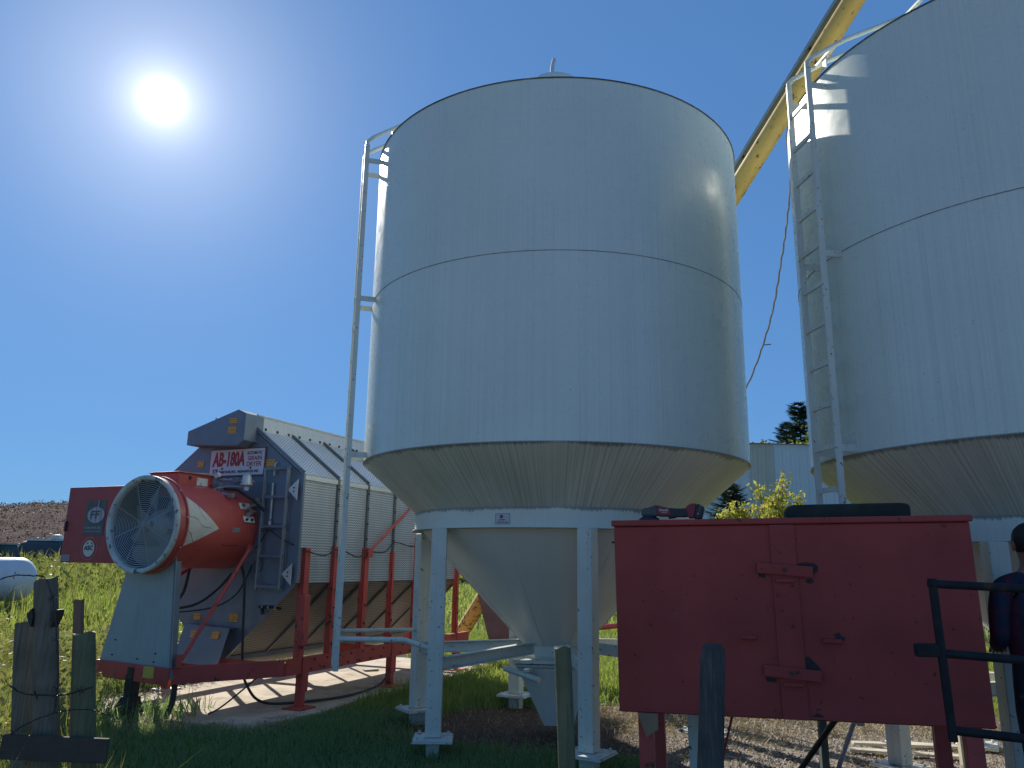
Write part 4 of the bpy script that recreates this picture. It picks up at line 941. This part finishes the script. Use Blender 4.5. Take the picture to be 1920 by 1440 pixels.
wx, wy = scatter(5200, -8.5, -2.3, 3.8, 12.5, lambda x, y: (~onpad(x, y, .1)) & (x < np.where(y < 8.6, -.50 * y + .05, -1.75 - .22 * y)) & (RNG.random(len(x)) < clump(x, y, 1.3)))
rep_ = 12; cx_ = np.repeat(wx, rep_) + RNG.normal(0, .07, len(wx) * rep_); cy_ = np.repeat(wy, rep_) + RNG.normal(0, .07, len(wx) * rep_); cz_ = ground_h(cx_, cy_) + RNG.uniform(.06, .62, len(cx_)) * np.repeat(RNG.uniform(.5, 1.15, len(wx)), rep_)
tag(leaves(np.stack([cx_, cy_, cz_], -1), .06, WEED, 'weeds'), kind='stuff')
WEEDD = leafmat('dark_weeds', (.09, .12, .045), (.19, .22, .08), (.26, .22, .11), .4)
wx, wy = scatter(1500, -26, -4, 11, 34, lambda x, y: (x > -y * .95) & (x < -.30 * y) & ~((x < -.50 * y) & (y < 19)) & (RNG.random(len(x)) < clump(x, y, .55) ** 2))
rep_ = 26; sp_ = np.repeat(.10 + .012 * wy, rep_); cx_ = np.repeat(wx, rep_) + RNG.normal(0, 1, len(wx) * rep_) * sp_; cy_ = np.repeat(wy, rep_) + RNG.normal(0, 1, len(wx) * rep_) * sp_; cz_ = ground_h(cx_, cy_) + RNG.uniform(.1, .95, len(cx_)) * np.repeat(RNG.uniform(.5, 1.1, len(wx)), rep_)
tag(leaves(np.stack([cx_, cy_, cz_], -1), .06 + .0045 * np.repeat(wy, rep_), WEEDD, 'weeds'), kind='stuff')
x, y = scatter(150000, -34, -3.0, 11, 48, lambda x, y: (~onpad(x, y, .1)) & (x > -y * 1.0) & (x < -.25 * y) & (RNG.random(len(x)) < .3 + .7 * clump(x, y, .5))); h = RNG.uniform(.2, .55, len(x)) * (.5 + .8 * clump(x, y, .35))
blades('grass', FIELD, x, y, ground_h(x, y) - .02, h, .006 + .0017 * y, .45)
x, y = scatter(40000, -40, -5, 12, 52, lambda x, y: (x > -y * 1.0) & (x < -.3 * y) & (RNG.random(len(x)) < clump(x, y, .7))); h = RNG.uniform(.35, 1.15, len(x)) * (.35 + .9 * clump(x, y, .4))
blades('weeds', WEED, x, y, ground_h(x, y) - .02, h, .006 + .0012 * y, .3)
x = RNG.uniform(-95, -20, 22000); y = RNG.uniform(47, 86, 22000); k = (x > -y * 1.0); x, y = x[k], y[k]
tag(leaves(np.stack([x, y, hill_z(x, y) + RNG.uniform(-.05, .25, len(x)) * clump(x, y, .16)], -1), .10 + .25 * RNG.random(len(x)) * clump(x, y, .2), HEATH, 'dry_weeds'), kind='stuff')
x, y = scatter(900, -3.9, -3.0, 7.6, 8.5, lambda x, y: RNG.random(len(x)) < clump(x, y, 2)); blades('grass', GRASS, x, y, ground_h(x, y), RNG.uniform(.12, .3, len(x)), RNG.uniform(.008, .014, len(x)), .7)
x = RNG.normal(.05, .05, 60); y = RNG.normal(3.5, .05, 60); blades('grass', FIELD, x, y, ground_h(x, y), RNG.uniform(.42, .64, 60), RNG.uniform(.005, .010, 60), .22)
x = RNG.uniform(-2.75, -1.85, 420); y = RNG.uniform(3.7, 4.6, 420); blades('weeds', WEED, x, y, ground_h(x, y), RNG.uniform(.25, .78, 420) * (.5 + .6 * clump(x, y, 2)), RNG.uniform(.004, .009, 420), .35)
x = RNG.uniform(-2.8, -1.9, 500); y = RNG.uniform(3.7, 4.1, 500); blades('grass', GRASS, x, y, ground_h(x, y), RNG.uniform(.3, .62, 500), RNG.uniform(.004, .008, 500), .4)
# straw and chaff on the gravel and pad edges
x, y = scatter(26000, .9, 6.5, 5.5, 9.2, lambda x, y: RNG.random(len(x)) < .12 + .88 * sstep(7.0, 8.4, y + .5 * hnoise(x * 2, y * 2)) * (1 - sstep(8.8, 9.3, y))); blades('straw', STRAW, x, y, ground_h(x, y) + .004, RNG.uniform(.03, .10, len(x)), RNG.uniform(.004, .011, len(x)), .3, 1.6)
x, y = scatter(9000, -1.2, 1.6, 6.2, 9.3, lambda x, y: RNG.random(len(x)) < .3); blades('straw', STRAW, x, y, ground_h(x, y) + .003, RNG.uniform(.02, .06, len(x)), RNG.uniform(.003, .006, len(x)), .3, 1.8)
x, y = scatter(9000, -4.6, -2.0, 7.2, 9.5, lambda x, y: (RNG.random(len(x)) < .5) & ~onpad(x, y, -.12)); blades('straw', STRAW, x, y, ground_h(x, y) + .01, RNG.uniform(.03, .12, len(x)), RNG.uniform(.004, .008, len(x)), .3, 1.5)
# pebbles
def pebbles(name, x, y, r, mat):
    n = len(x); base = np.array([[1, 0, 0], [-.5, .87, 0], [-.5, -.87, 0], [0, 0, .8]]); V = base[None] * r[:, None, None] * RNG.uniform(.6, 1.3, (n, 4, 1))
    a = RNG.uniform(0, 6.28, n); ca, sa = np.cos(a)[:, None], np.sin(a)[:, None]; X_, Y_ = V[..., 0] * ca - V[..., 1] * sa, V[..., 0] * sa + V[..., 1] * ca
    V = np.stack([X_ + x[:, None], Y_ + y[:, None], V[..., 2] + ground_h(x, y)[:, None]], -1); b = np.arange(n)[:, None] * 4
    F = np.concatenate([b + np.array([[0, 1, 3]]), b + np.array([[1, 2, 3]]), b + np.array([[2, 0, 3]])], 0)
    return tag(np_mesh(name, V.reshape(-1, 3), F, mat, 3, {'tint': np.repeat(RNG.random(n), 4)}), kind='stuff')
m, t = newmat('pebble'); t.l(t.mix(attr(t, 'tint'), (.10, .085, .07), (.42, .37, .32)), t.b.inputs['Base Color']); t.b.inputs['Roughness'].default_value = .85
x, y = scatter(30000, .9, 5.5, 5.4, 8.4, lambda x, y: RNG.random(len(x)) < zones(x, y)[1]); pebbles('gravel', x, y, RNG.uniform(.006, .017, len(x)), m)

# trees and bushes
BARK = paint('bark', (.09, .07, .055), .9, 0, .3, 8, bump=.6)
NEEDLE = leafmat('spruce_needles', (.014, .034, .020), (.032, .062, .030), None, .12)
BUSHL = leafmat('bush_leaves', (.26, .29, .06), (.50, .49, .13), (.52, .40, .18), .5)
HEDGE = leafmat('hedge_leaves', (.016, .034, .014), (.03, .055, .02), None, .15)
YTREE = leafmat('light_tree_leaves', (.10, .14, .025), (.20, .24, .05), None, .4)
def spruce(label, x, y, h, rad, n_whorl, seed, group='trees behind the buildings'):
    z0 = gz(x, y); t = thing('spruce_tree', label, 'tree', (x, y, z0), group=group); rg = np.random.default_rng(seed)
    part('trunk', MB().tube([(0, 0, -.2), (0, 0, h * .5), (0, 0, h * .99)], [.02 * h, .012 * h, .002 * h], 8), BARK, t, smooth=True)
    V = []; T = []; br = MB()
    for i in range(n_whorl):
        u = (i + rg.random()) / n_whorl; z = h * (.06 + .93 * u); L_ = rad * (1 - u) ** .75 * rg.uniform(.7, 1.15) + .12
        for k in range(6):
            z = h * (.06 + .93 * min(.995, u + rg.uniform(-.6, .6) / n_whorl)); a = 2 * math.pi * (k + rg.random()) / 6; ll = L_ * rg.uniform(.6, 1.15); d = np.array([math.cos(a), math.sin(a), -.22 + .5 * u]); sdv = np.array([-math.sin(a), math.cos(a), 0])
            if i % 2 == 0 and ll > .3: br.bar((0, 0, z), tuple(d * ll * .8 + [0, 0, z]), .02, .02)
            m_ = int(10 + ll * 26)
            for q in range(m_):
                f = (q + rg.random()) / m_; p = d * ll * f + np.array([0, 0, z + .12 * ll * f * f]); s = (.10 + .16 * (1 - f)) * (h / 9) ** .5
                for sgn in (-1, 1):
                    dd = d * .75 + sdv * sgn * rg.uniform(.5, 1.1) + np.array([0, 0, rg.uniform(-.5, .15)]); dd /= np.linalg.norm(dd); e = np.cross(dd, rg.normal(size=3)); e /= np.linalg.norm(e)
                    V += [p - e * s * .10, p + e * s * .10, p + dd * s * rg.uniform(1.2, 2.2)]; T.append(rg.random())
    V = np.array(V); F = np.arange(len(V)).reshape(-1, 3); o = np_mesh('crown', V, F, NEEDLE, 3, {'tint': np.repeat(T, 3)}); o.parent = t
    part('branches', br, BARK, t); return t
spruce('tallest dark spruce top rising behind the white shed roof', 13.55, 36, 8.9, 3.3, 46, 3)
spruce('lower dark spruce just left of the tallest one, behind the shed roof', 13.55, 37.8, 8.25, 2.8, 46, 9)
spruce('small dark spruce beside the yellow bush in front of the shed', 5.35, 19, 3.45, 1.55, 26, 5, None)
def bush(name, label, cat, x, y, h, rad, n, mat, size, seed, stems=9, group=None, flatten=1.):
    z0 = gz(x, y); t = thing(name, label, cat, (x, y, z0), group=group); rg = np.random.default_rng(seed); b = MB(); C = []
    for k in range(stems):
        a = rg.uniform(0, 6.28); rr = rad * rg.uniform(.02, 1.0) ** .6; hh = h * rg.uniform(.55, 1.02) * (1 - .25 * (rr / rad) ** 2); tip = np.array([rr * math.cos(a), rr * math.sin(a) * flatten, hh])
        pts = [np.array([0, 0, -.05]) + np.array([.05 * math.cos(a), .05 * math.sin(a), 0]), tip * [.35, .35, .45], tip * [.75, .75, .8], tip]; b.tube([tuple(p) for p in pts], [.03 * h / 3, .02 * h / 3, .012 * h / 3, .004], 6)
        m_ = n // stems; f = rg.uniform(.22, 1.02, m_); P_ = np.array([np.interp(f, [0, .4, .75, 1.02], [p[i] for p in pts]) for i in range(3)]).T
        C.append(P_ + rg.normal(size=(m_, 3)) * (.055 + .16 * (1.05 - f))[:, None] * rad)
    part('stems', b, BARK, t, smooth=True); leaves(np.concatenate(C), size, mat, 'foliage', t); return t
bush('leafy_bush', 'sunlit yellow green bush behind the red box, in front of the white shed', 'bush', 4.70, 14, 3.05, 1.0, 26000, BUSHL, .085, 21, 60)
bush('broadleaf_tree', 'pale green tree crown just showing over the shed roof below the spruces', 'tree', 12.55, 34, 8.0, 2.2, 5000, YTREE, .22, 4, 14, 'trees behind the buildings')
bush('broadleaf_tree', 'small light treetop peeking over the shed roof, left of the spruces', 'tree', 11.6, 35, 7.0, 1.0, 1500, YTREE, .18, 8, 8, 'trees behind the buildings')
for i, (x, y, h) in enumerate(((-4.8, 47, 2.6), (-1.6, 48, 2.9), (1.6, 47, 2.7), (5.0, 46, 2.8))):
    bush('hedge_shrub', ['dark hedge shrub far behind the dryer, leftmost of its row', 'dark hedge shrub framed between the dryer and the silo hopper', 'dark hedge shrub far behind the silo hopper', 'dark hedge shrub far behind the red box, rightmost of its row'][i], 'shrub', x, y, h, 2.3, 4200, HEDGE, .34, 30 + i, 14, 'far hedge row', .6)

# ------------------------------------------------------------------ white shed, tank and far odds and ends
SHW = paint('shed_white', (.64, .69, .68), .5, 0, .05, 2, .12, (14, 14, .3)); SHT = paint('shed_tan', (.56, .54, .42), .5, 0, .06, 2, .12, (14, 14, .3)); ROOFG = paint('shed_roof_metal', (.10, .13, .12), .5, .3, .2, 4)
sh = thing('shed', 'white ribbed metal shed with a tan stripe seen between the two silos', 'shed', (8.7, 28, 0), R(3.5))
H_ = 5.87; g0 = gz(8.7, 28) - .3
def wallpanel(x0, x1, mat, name):
    b = MB(); b.box(((x0 + x1) / 2, 0, (H_ + g0) / 2), (x1 - x0, .04, H_ - g0)); x = x0
    while x < x1 - .01: b.box((x + .012, -.026, (H_ + g0) / 2), (.035, .028, H_ - g0)); b.box((x + .15, -.022, (H_ + g0) / 2), (.016, .012, H_ - g0)); x += .3048
    return part(name, b, mat, sh)
wallpanel(-2.6, -.08, SHW, 'wall'); wallpanel(-.08, .84, SHT, 'wall_stripe'); wallpanel(.84, 8.5, SHW, 'wall')
part('wall', MB().box((-2.6, 4.05, (H_ + g0) / 2), (.04, 8.0, H_ - g0)).box((8.5, 4.05, (H_ + g0) / 2), (.04, 8.0, H_ - g0)), SHW, sh)
b = MB().add([(-2.8, -.12, H_ + .01), (8.7, -.12, H_ + .01), (8.7, 4, H_ + .30), (-2.8, 4, H_ + .30), (8.7, 8.2, H_ + .01), (-2.8, 8.2, H_ + .01)], [(0, 1, 2, 3), (3, 2, 4, 5)])
for k in range(38): b.bar((-2.7 + .3048 * k, -.13, H_ + .03), (-2.7 + .3048 * k, 4, H_ + .32), .05, .035)
part('roof', b, ROOFG, sh)

TANKW = paint('tank_white', (.66, .67, .70), .42, 0, .06, 2, .2, (8, 8, 1), .4)
tx_, ty_, tr_ = -11.55, 18.0, .475; tz_ = gz(tx_, ty_) + .72
tk = thing('propane_tank', 'white propane tank lying in the weeds at the left edge', 'tank', (tx_, ty_, tz_), R(4))
prof = [(.0, .86)] + [(tr_ * math.sin(a), .50 + .36 * math.cos(a)) for a in np.linspace(.15, math.pi / 2, 10)]
prof += [(tr_, -1.7)] + [(tr_ * math.sin(a), -1.7 + .36 * math.cos(a)) for a in np.linspace(math.pi / 2, math.pi - .15, 10)] + [(0., -2.06)]
b = MB().lathe(prof, 40); b.v = [(v[2], v[1], v[0]) for v in b.v]; part('tank_body', b, TANKW, tk, smooth=True)
part('dome_lid', MB().lathe([(0, .20), (.16, .19), (.20, .14), (.20, 0)], 24, (-.28, 0, tr_ - .06)), STEEL, tk, smooth=True)
for x in (-.1, -1.2): part('skid', MB().box((x, 0, -.60), (.10, .8, .36)), STEEL, tk)
def boards(name, label, cat, pts, mat, w, h, **k):
    b = MB(); p, q = map(Vector, pts); o = thing(name, label, cat, p, **k); part('board', b.bar(Vector(), q - p, w, h), mat, o, bevel=.002); return o
# far objects at the foot of the bank
fx, fy = -24.3, 42.0; fz = gz(fx, fy)
ft = thing('field_tank', 'dark round ended tank with a white lid far off below the brown bank', 'tank', (fx, fy, fz + .45))
b = MB().lathe([(0, -1.5), (.5, -1.45), (.72, -1.25), (.75, -1.1), (.75, 1.9), (0, 1.95)], 24); b.v = [(v[2], v[0], v[1]) for v in b.v]; part('tank_body', b, paint('far_dark_tank', (.05, .055, .06), .6), ft, smooth=True)
part('top_rail', MB().box((.2, 0, .78), (2.6, .5, .10)), WHITE, ft); part('lid', MB().lathe([(0, .24), (.28, .22), (.32, 0)], 16, (.35, 0, .82)), WHITE, ft, smooth=True)
ct = thing('feed_trough', 'long dark green feed trough beyond the propane tank', 'trough', (-24.5, 34.0, gz(-24.5, 34) - .1))
part('tub', MB().prism([(-1.3, .15), (-1.6, 1.25), (3.15, 1.25), (3.6, .15)], -.5, .5, XZ), paint('trough_green', (.03, .055, .05), .6, 0, .3, 3), ct, bevel=.02)
part('rim', MB().box((.78, 0, 1.27), (4.85, 1.1, .06)), PANELG, ct)

# ------------------------------------------------------------------ odds and ends by the box
for i, (p, q, w, h, lab) in enumerate((((2.95, 7.15, .05), (3.75, 7.0, .06), .09, .02, 'pale board lying on top of the small heap under the red box'), ((2.85, 7.0, .03), (3.7, 6.78, .03), .10, .02, 'pale board lying nearest in the small heap under the red box'),
        ((3.3, 7.3, .03), (4.0, 7.1, .03), .08, .02, 'pale board at the far side of the small heap under the red box'))):
    boards('board', lab, 'board', (p, q), BOARD, w, h, group='pale boards on the gravel')
for lab, p, q, w, h, m_ in (('grey white post standing on the gravel behind the box, left of the two', (3.14, 6.67, 0), (3.14, 6.70, 1.1), .10, .06, SILO_L), ('wide pale board standing behind the right end of the red box', (3.62, 6.55, 0), (3.60, 6.58, 1.25), .16, .05, BOARD)):
    boards('standing_board', lab, 'board', (p, q), m_, w, h)
pr_ = thing('steel_prop', 'black steel pipe leaning under the red box', 'pipe', (2.10, 6.2, -.02)); part('pipe', MB().tube([(0, 0, 0), (.06, -.98, .72)], .02, 8), STEEL, pr_, smooth=True)
pr_ = thing('steel_rod', 'thin dark red rod standing under the red box near the weathered post', 'rod', (1.36, 5.6, 0)); part('rod', MB().tube([(0, 0, 0), (.03, -.55, .70)], .008, 6), REDBEAM, pr_)
pr_ = thing('blue_grey_pipe', 'pale blue grey pipe standing on the gravel under the red box', 'pipe', (2.50, 6.4, -.02)); part('pipe', MB().tube([(0, 0, 0), (-.02, -.9, .95)], .017, 10), paint('blue_pipe', (.30, .38, .55), .35, .2), pr_, smooth=True)
pr_ = thing('dark_post', 'square dark green post under the middle of the red box', 'post', (2.38, 6.3, -.02)); part('shaft', MB().box((0, 0, .35), (.055, .055, .72)), paint('post_dark_green', (.07, .10, .09), .6), pr_, bevel=.004)
ch = thing('wood_scrap', 'bent pale stick lying at the far edge of the concrete pad', 'stick', (-1.05, 11.6, .06)); part('stick', MB().tube([(-.25, 0, 0), (0, .05, .04), (.22, 0, .0)], .022, 6), BOARD, ch, smooth=True)
br_ = thing('brick_chip', 'small flat pale chip of wood lying on the concrete pad', 'wood chip', (-1.9, 11.4, .04)); part('chip', MB().box((0, 0, 0), (.2, .09, .02), Matrix.Rotation(.5, 3, 'Z')), BOARD, br_, bevel=.003)

# ------------------------------------------------------------------ person behind the gate, seen from behind
SKIN = paint('skin', (.30, .16, .11), .5, 0, .05, 8); HAIR = paint('dark_hair', (.016, .013, .012), .6, 0, .3, 30); JEANS = paint('dark_jeans', (.022, .028, .045), .85, 0, .2, 30)
m, t = newmat('navy_plaid'); o_ = t.obj(); x, y, z = t.xyz(o_)
k1 = t.mr(t.m('PINGPONG', t.m('MULTIPLY', x, 9.), .5), .30, .36); k2 = t.mr(t.m('PINGPONG', t.m('MULTIPLY', z, 9.), .5), .30, .36)
c_ = t.mix(t.m('MULTIPLY', k1, .6), (.028, .034, .065), (.12, .024, .032)); c_ = t.mix(t.m('MULTIPLY', k2, .5), c_, (.09, .035, .05)); c_ = t.mix(t.mr(t.noise(o_, 60, 2), .4, .7, 0, .3), c_, (.01, .012, .02))
t.l(c_, t.b.inputs['Base Color']); t.b.inputs['Roughness'].default_value = .85; t.b.inputs['Specular IOR Level'].default_value = .2; t.bump(t.noise(o_, 9, 4), .5, .03); PLAID = m
def skin(name, nodes, edges, mat, parent, root=0, sub=2):
    me = bpy.data.meshes.new(name); me.from_pydata([n[0] for n in nodes], edges, []); me.materials.append(mat)
    o = bpy.data.objects.new(name, me); COL.objects.link(o); o.parent = parent
    o.modifiers.new('skin', 'SKIN'); sv = me.skin_vertices
    if not sv:
        bm = bmesh.new(); bm.from_mesh(me); bm.verts.layers.skin.verify(); bm.to_mesh(me); bm.free(); sv = me.skin_vertices
    for i, n in enumerate(nodes): r = n[1]; sv[0].data[i].radius = r if isinstance(r, tuple) else (r, r)
    sv[0].data[root].use_root = True
    s = o.modifiers.new('sub', 'SUBSURF'); s.levels = sub; s.render_levels = sub
    o.modifiers['skin'].use_smooth_shade = True; return o
pe = thing('person', 'person in a dark navy plaid shirt seen from behind at the right edge', 'person', (3.045, 4.63, gz(3.05, 4.63)), R(-8))
N = [((0, 0, .96), (.14, .10)), ((0, 0, 1.14), (.14, .10)), ((0, .005, 1.33), (.15, .10)), ((0, 0, 1.455), (.10, .075)), ((0, .01, 1.535), .056), ((0, .03, 1.60), (.066, .075)), ((0, .035, 1.67), (.074, .092)), ((0, .03, 1.735), (.060, .075))]
Eg = [(i, i + 1) for i in range(7)]
for sg in (-1, 1):
    b0 = len(N); N += [((sg * .165, 0, 1.41), .050), ((sg * .215, -.01, 1.27), .041), ((sg * .226, 0, 1.13), .037), ((sg * .19, .14, 1.085), .034), ((sg * .13, .265, 1.065), .029), ((sg * .105, .32, 1.06), (.036, .02)), ((sg * .095, .36, 1.055), (.040, .016))]
    Eg += [(3, b0)] + [(b0 + i, b0 + i + 1) for i in range(6)]
    for k in range(4):
        f0 = len(N); off = (k - 1.5) * .021; ln = (.030, .035, .033, .025)[k]
        N += [((sg * .088 + off, .385, 1.05), .0095), ((sg * .085 + off * 1.05, .385 + ln * .8, 1.035), .0085), ((sg * .083 + off, .385 + ln * 1.3, 1.008), .0075)]
        Eg += [(b0 + 6, f0), (f0, f0 + 1), (f0 + 1, f0 + 2)]
    f0 = len(N); N += [((sg * .065, .335, 1.05), .011), ((sg * .048, .365, 1.035), .0095), ((sg * .045, .39, 1.02), .008)]; Eg += [(b0 + 5, f0), (f0, f0 + 1), (f0 + 1, f0 + 2)]
    l0 = len(N); N += [((sg * .09, 0, .88), (.085, .09)), ((sg * .10, .01, .50), .056), ((sg * .105, -.01, .30), .055), ((sg * .11, -.02, .09), .038), ((sg * .115, .03, .045), (.042, .04)), ((sg * .125, .13, .03), (.04, .024))]
    Eg += [(0, l0)] + [(l0 + i, l0 + i + 1) for i in range(5)]
body = skin('body', N, Eg, SKIN, pe)
part('nose', MB().add([(0, .155, 1.655), (-.016, .125, 1.625), (.016, .125, 1.625), (0, .12, 1.69)], [(0, 1, 2), (0, 3, 1), (0, 2, 3)]), SKIN, body, smooth=True)
for sg in (-1, 1):
    b = MB().lathe([(.0, -.006), (.018, -.004), (.022, .004), (.012, .008), (0, .008)], 14); b.v = [(sg * (.080 + v[2]), .03 + v[0], 1.65 + v[1] * 1.5) for v in b.v]; part('ear', b, SKIN, body, smooth=True)
    b = MB().lathe([(0, .009), (.009, .004), (.010, 0)], 10); b.v = [(sg * .03 + v[0], .118 + v[2], 1.672 + v[1] * .7) for v in b.v]; part('eye', b, HAIR, body)
part('mouth', MB().box((0, .118, 1.597), (.045, .008, .010)), paint('lips', (.22, .08, .07), .5), body)
hb = MB(); n = 26; rows = 14; vs = []
for i in range(rows + 1):
    ph = math.pi * (i / rows) * .68
    for j in range(n):
        th = 2 * math.pi * j / n; k = 1 + .03 * math.sin(7 * th + i) + .02 * math.sin(13 * th - 2 * i)
        fr = max(0, math.sin(th)); pz = ph * (1 - .42 * fr)
        vs.append((.083 * k * math.sin(pz) * math.cos(th), .025 + .103 * k * math.sin(pz) * math.sin(th), 1.672 + .112 * math.cos(pz)))
hb.add(vs, [(i * n + j, i * n + (j + 1) % n, (i + 1) * n + (j + 1) % n, (i + 1) * n + j) for i in range(rows) for j in range(n)])
part('hair', hb, HAIR, pe, smooth=True, ang=80)
S = [((0, 0, .90), (.20, .150)), ((0, 0, 1.12), (.196, .140)), ((0, .005, 1.33), (.212, .142)), ((0, 0, 1.450), (.14, .10)), ((0, .008, 1.50), .068)]; SE = [(0, 1), (1, 2), (2, 3), (3, 4)]
for sg in (-1, 1):
    b0 = len(S); S += [((sg * .185, 0, 1.425), .066), ((sg * .222, -.01, 1.28), .060), ((sg * .226, 0, 1.13), .055), ((sg * .19, .13, 1.085), .048), ((sg * .15, .225, 1.07), .042)]; SE += [(3, b0)] + [(b0 + i, b0 + i + 1) for i in range(4)]
skin('shirt', S, SE, PLAID, pe)
tr = MB(); n = 20
def ringv(cx, cy, z, rx, ry): return [(cx + rx * math.cos(2 * math.pi * k / n), cy + ry * math.sin(2 * math.pi * k / n), z) for k in range(n)]
rows = [(0, 0, 1.02, .172, .128), (0, 0, .95, .178, .132), (0, 0, .86, .182, .136), (0, .0, .80, .176, .13)]
for r_ in rows: tr.v += ringv(*r_)
tr.f += [(a * n + k, a * n + (k + 1) % n, (a + 1) * n + (k + 1) % n, (a + 1) * n + k) for a in range(len(rows) - 1) for k in range(n)]
for sg in (-1, 1):
    b = MB(); lr_ = [(sg * .088, 0, .86, .092, .11), (sg * .09, 0, .74, .094, .108), (sg * .098, .005, .52, .074, .08), (sg * .103, -.005, .32, .068, .074), (sg * .108, -.01, .10, .062, .07), (sg * .11, 0, .055, .066, .078)]
    for r_ in lr_: b.v += ringv(*r_)
    b.f += [(a * n + k, a * n + (k + 1) % n, (a + 1) * n + (k + 1) % n, (a + 1) * n + k) for a in range(len(lr_) - 1) for k in range(n)]
    tr.add(b.v, b.f)
    b = MB().prism([(-.05, -.09), (.05, -.09), (.055, .05), (.05, .15), (0, .19), (-.05, .15), (-.055, .05)], -.005, .085, XY); b.v = [(v[0] + sg * .118, v[1], v[2] * (1 if v[1] < .05 else .72)) for v in b.v]; part('boot', b, DARK, pe, bevel=.02, seg=3)
part('trousers', tr, JEANS, pe, smooth=True, ang=70)
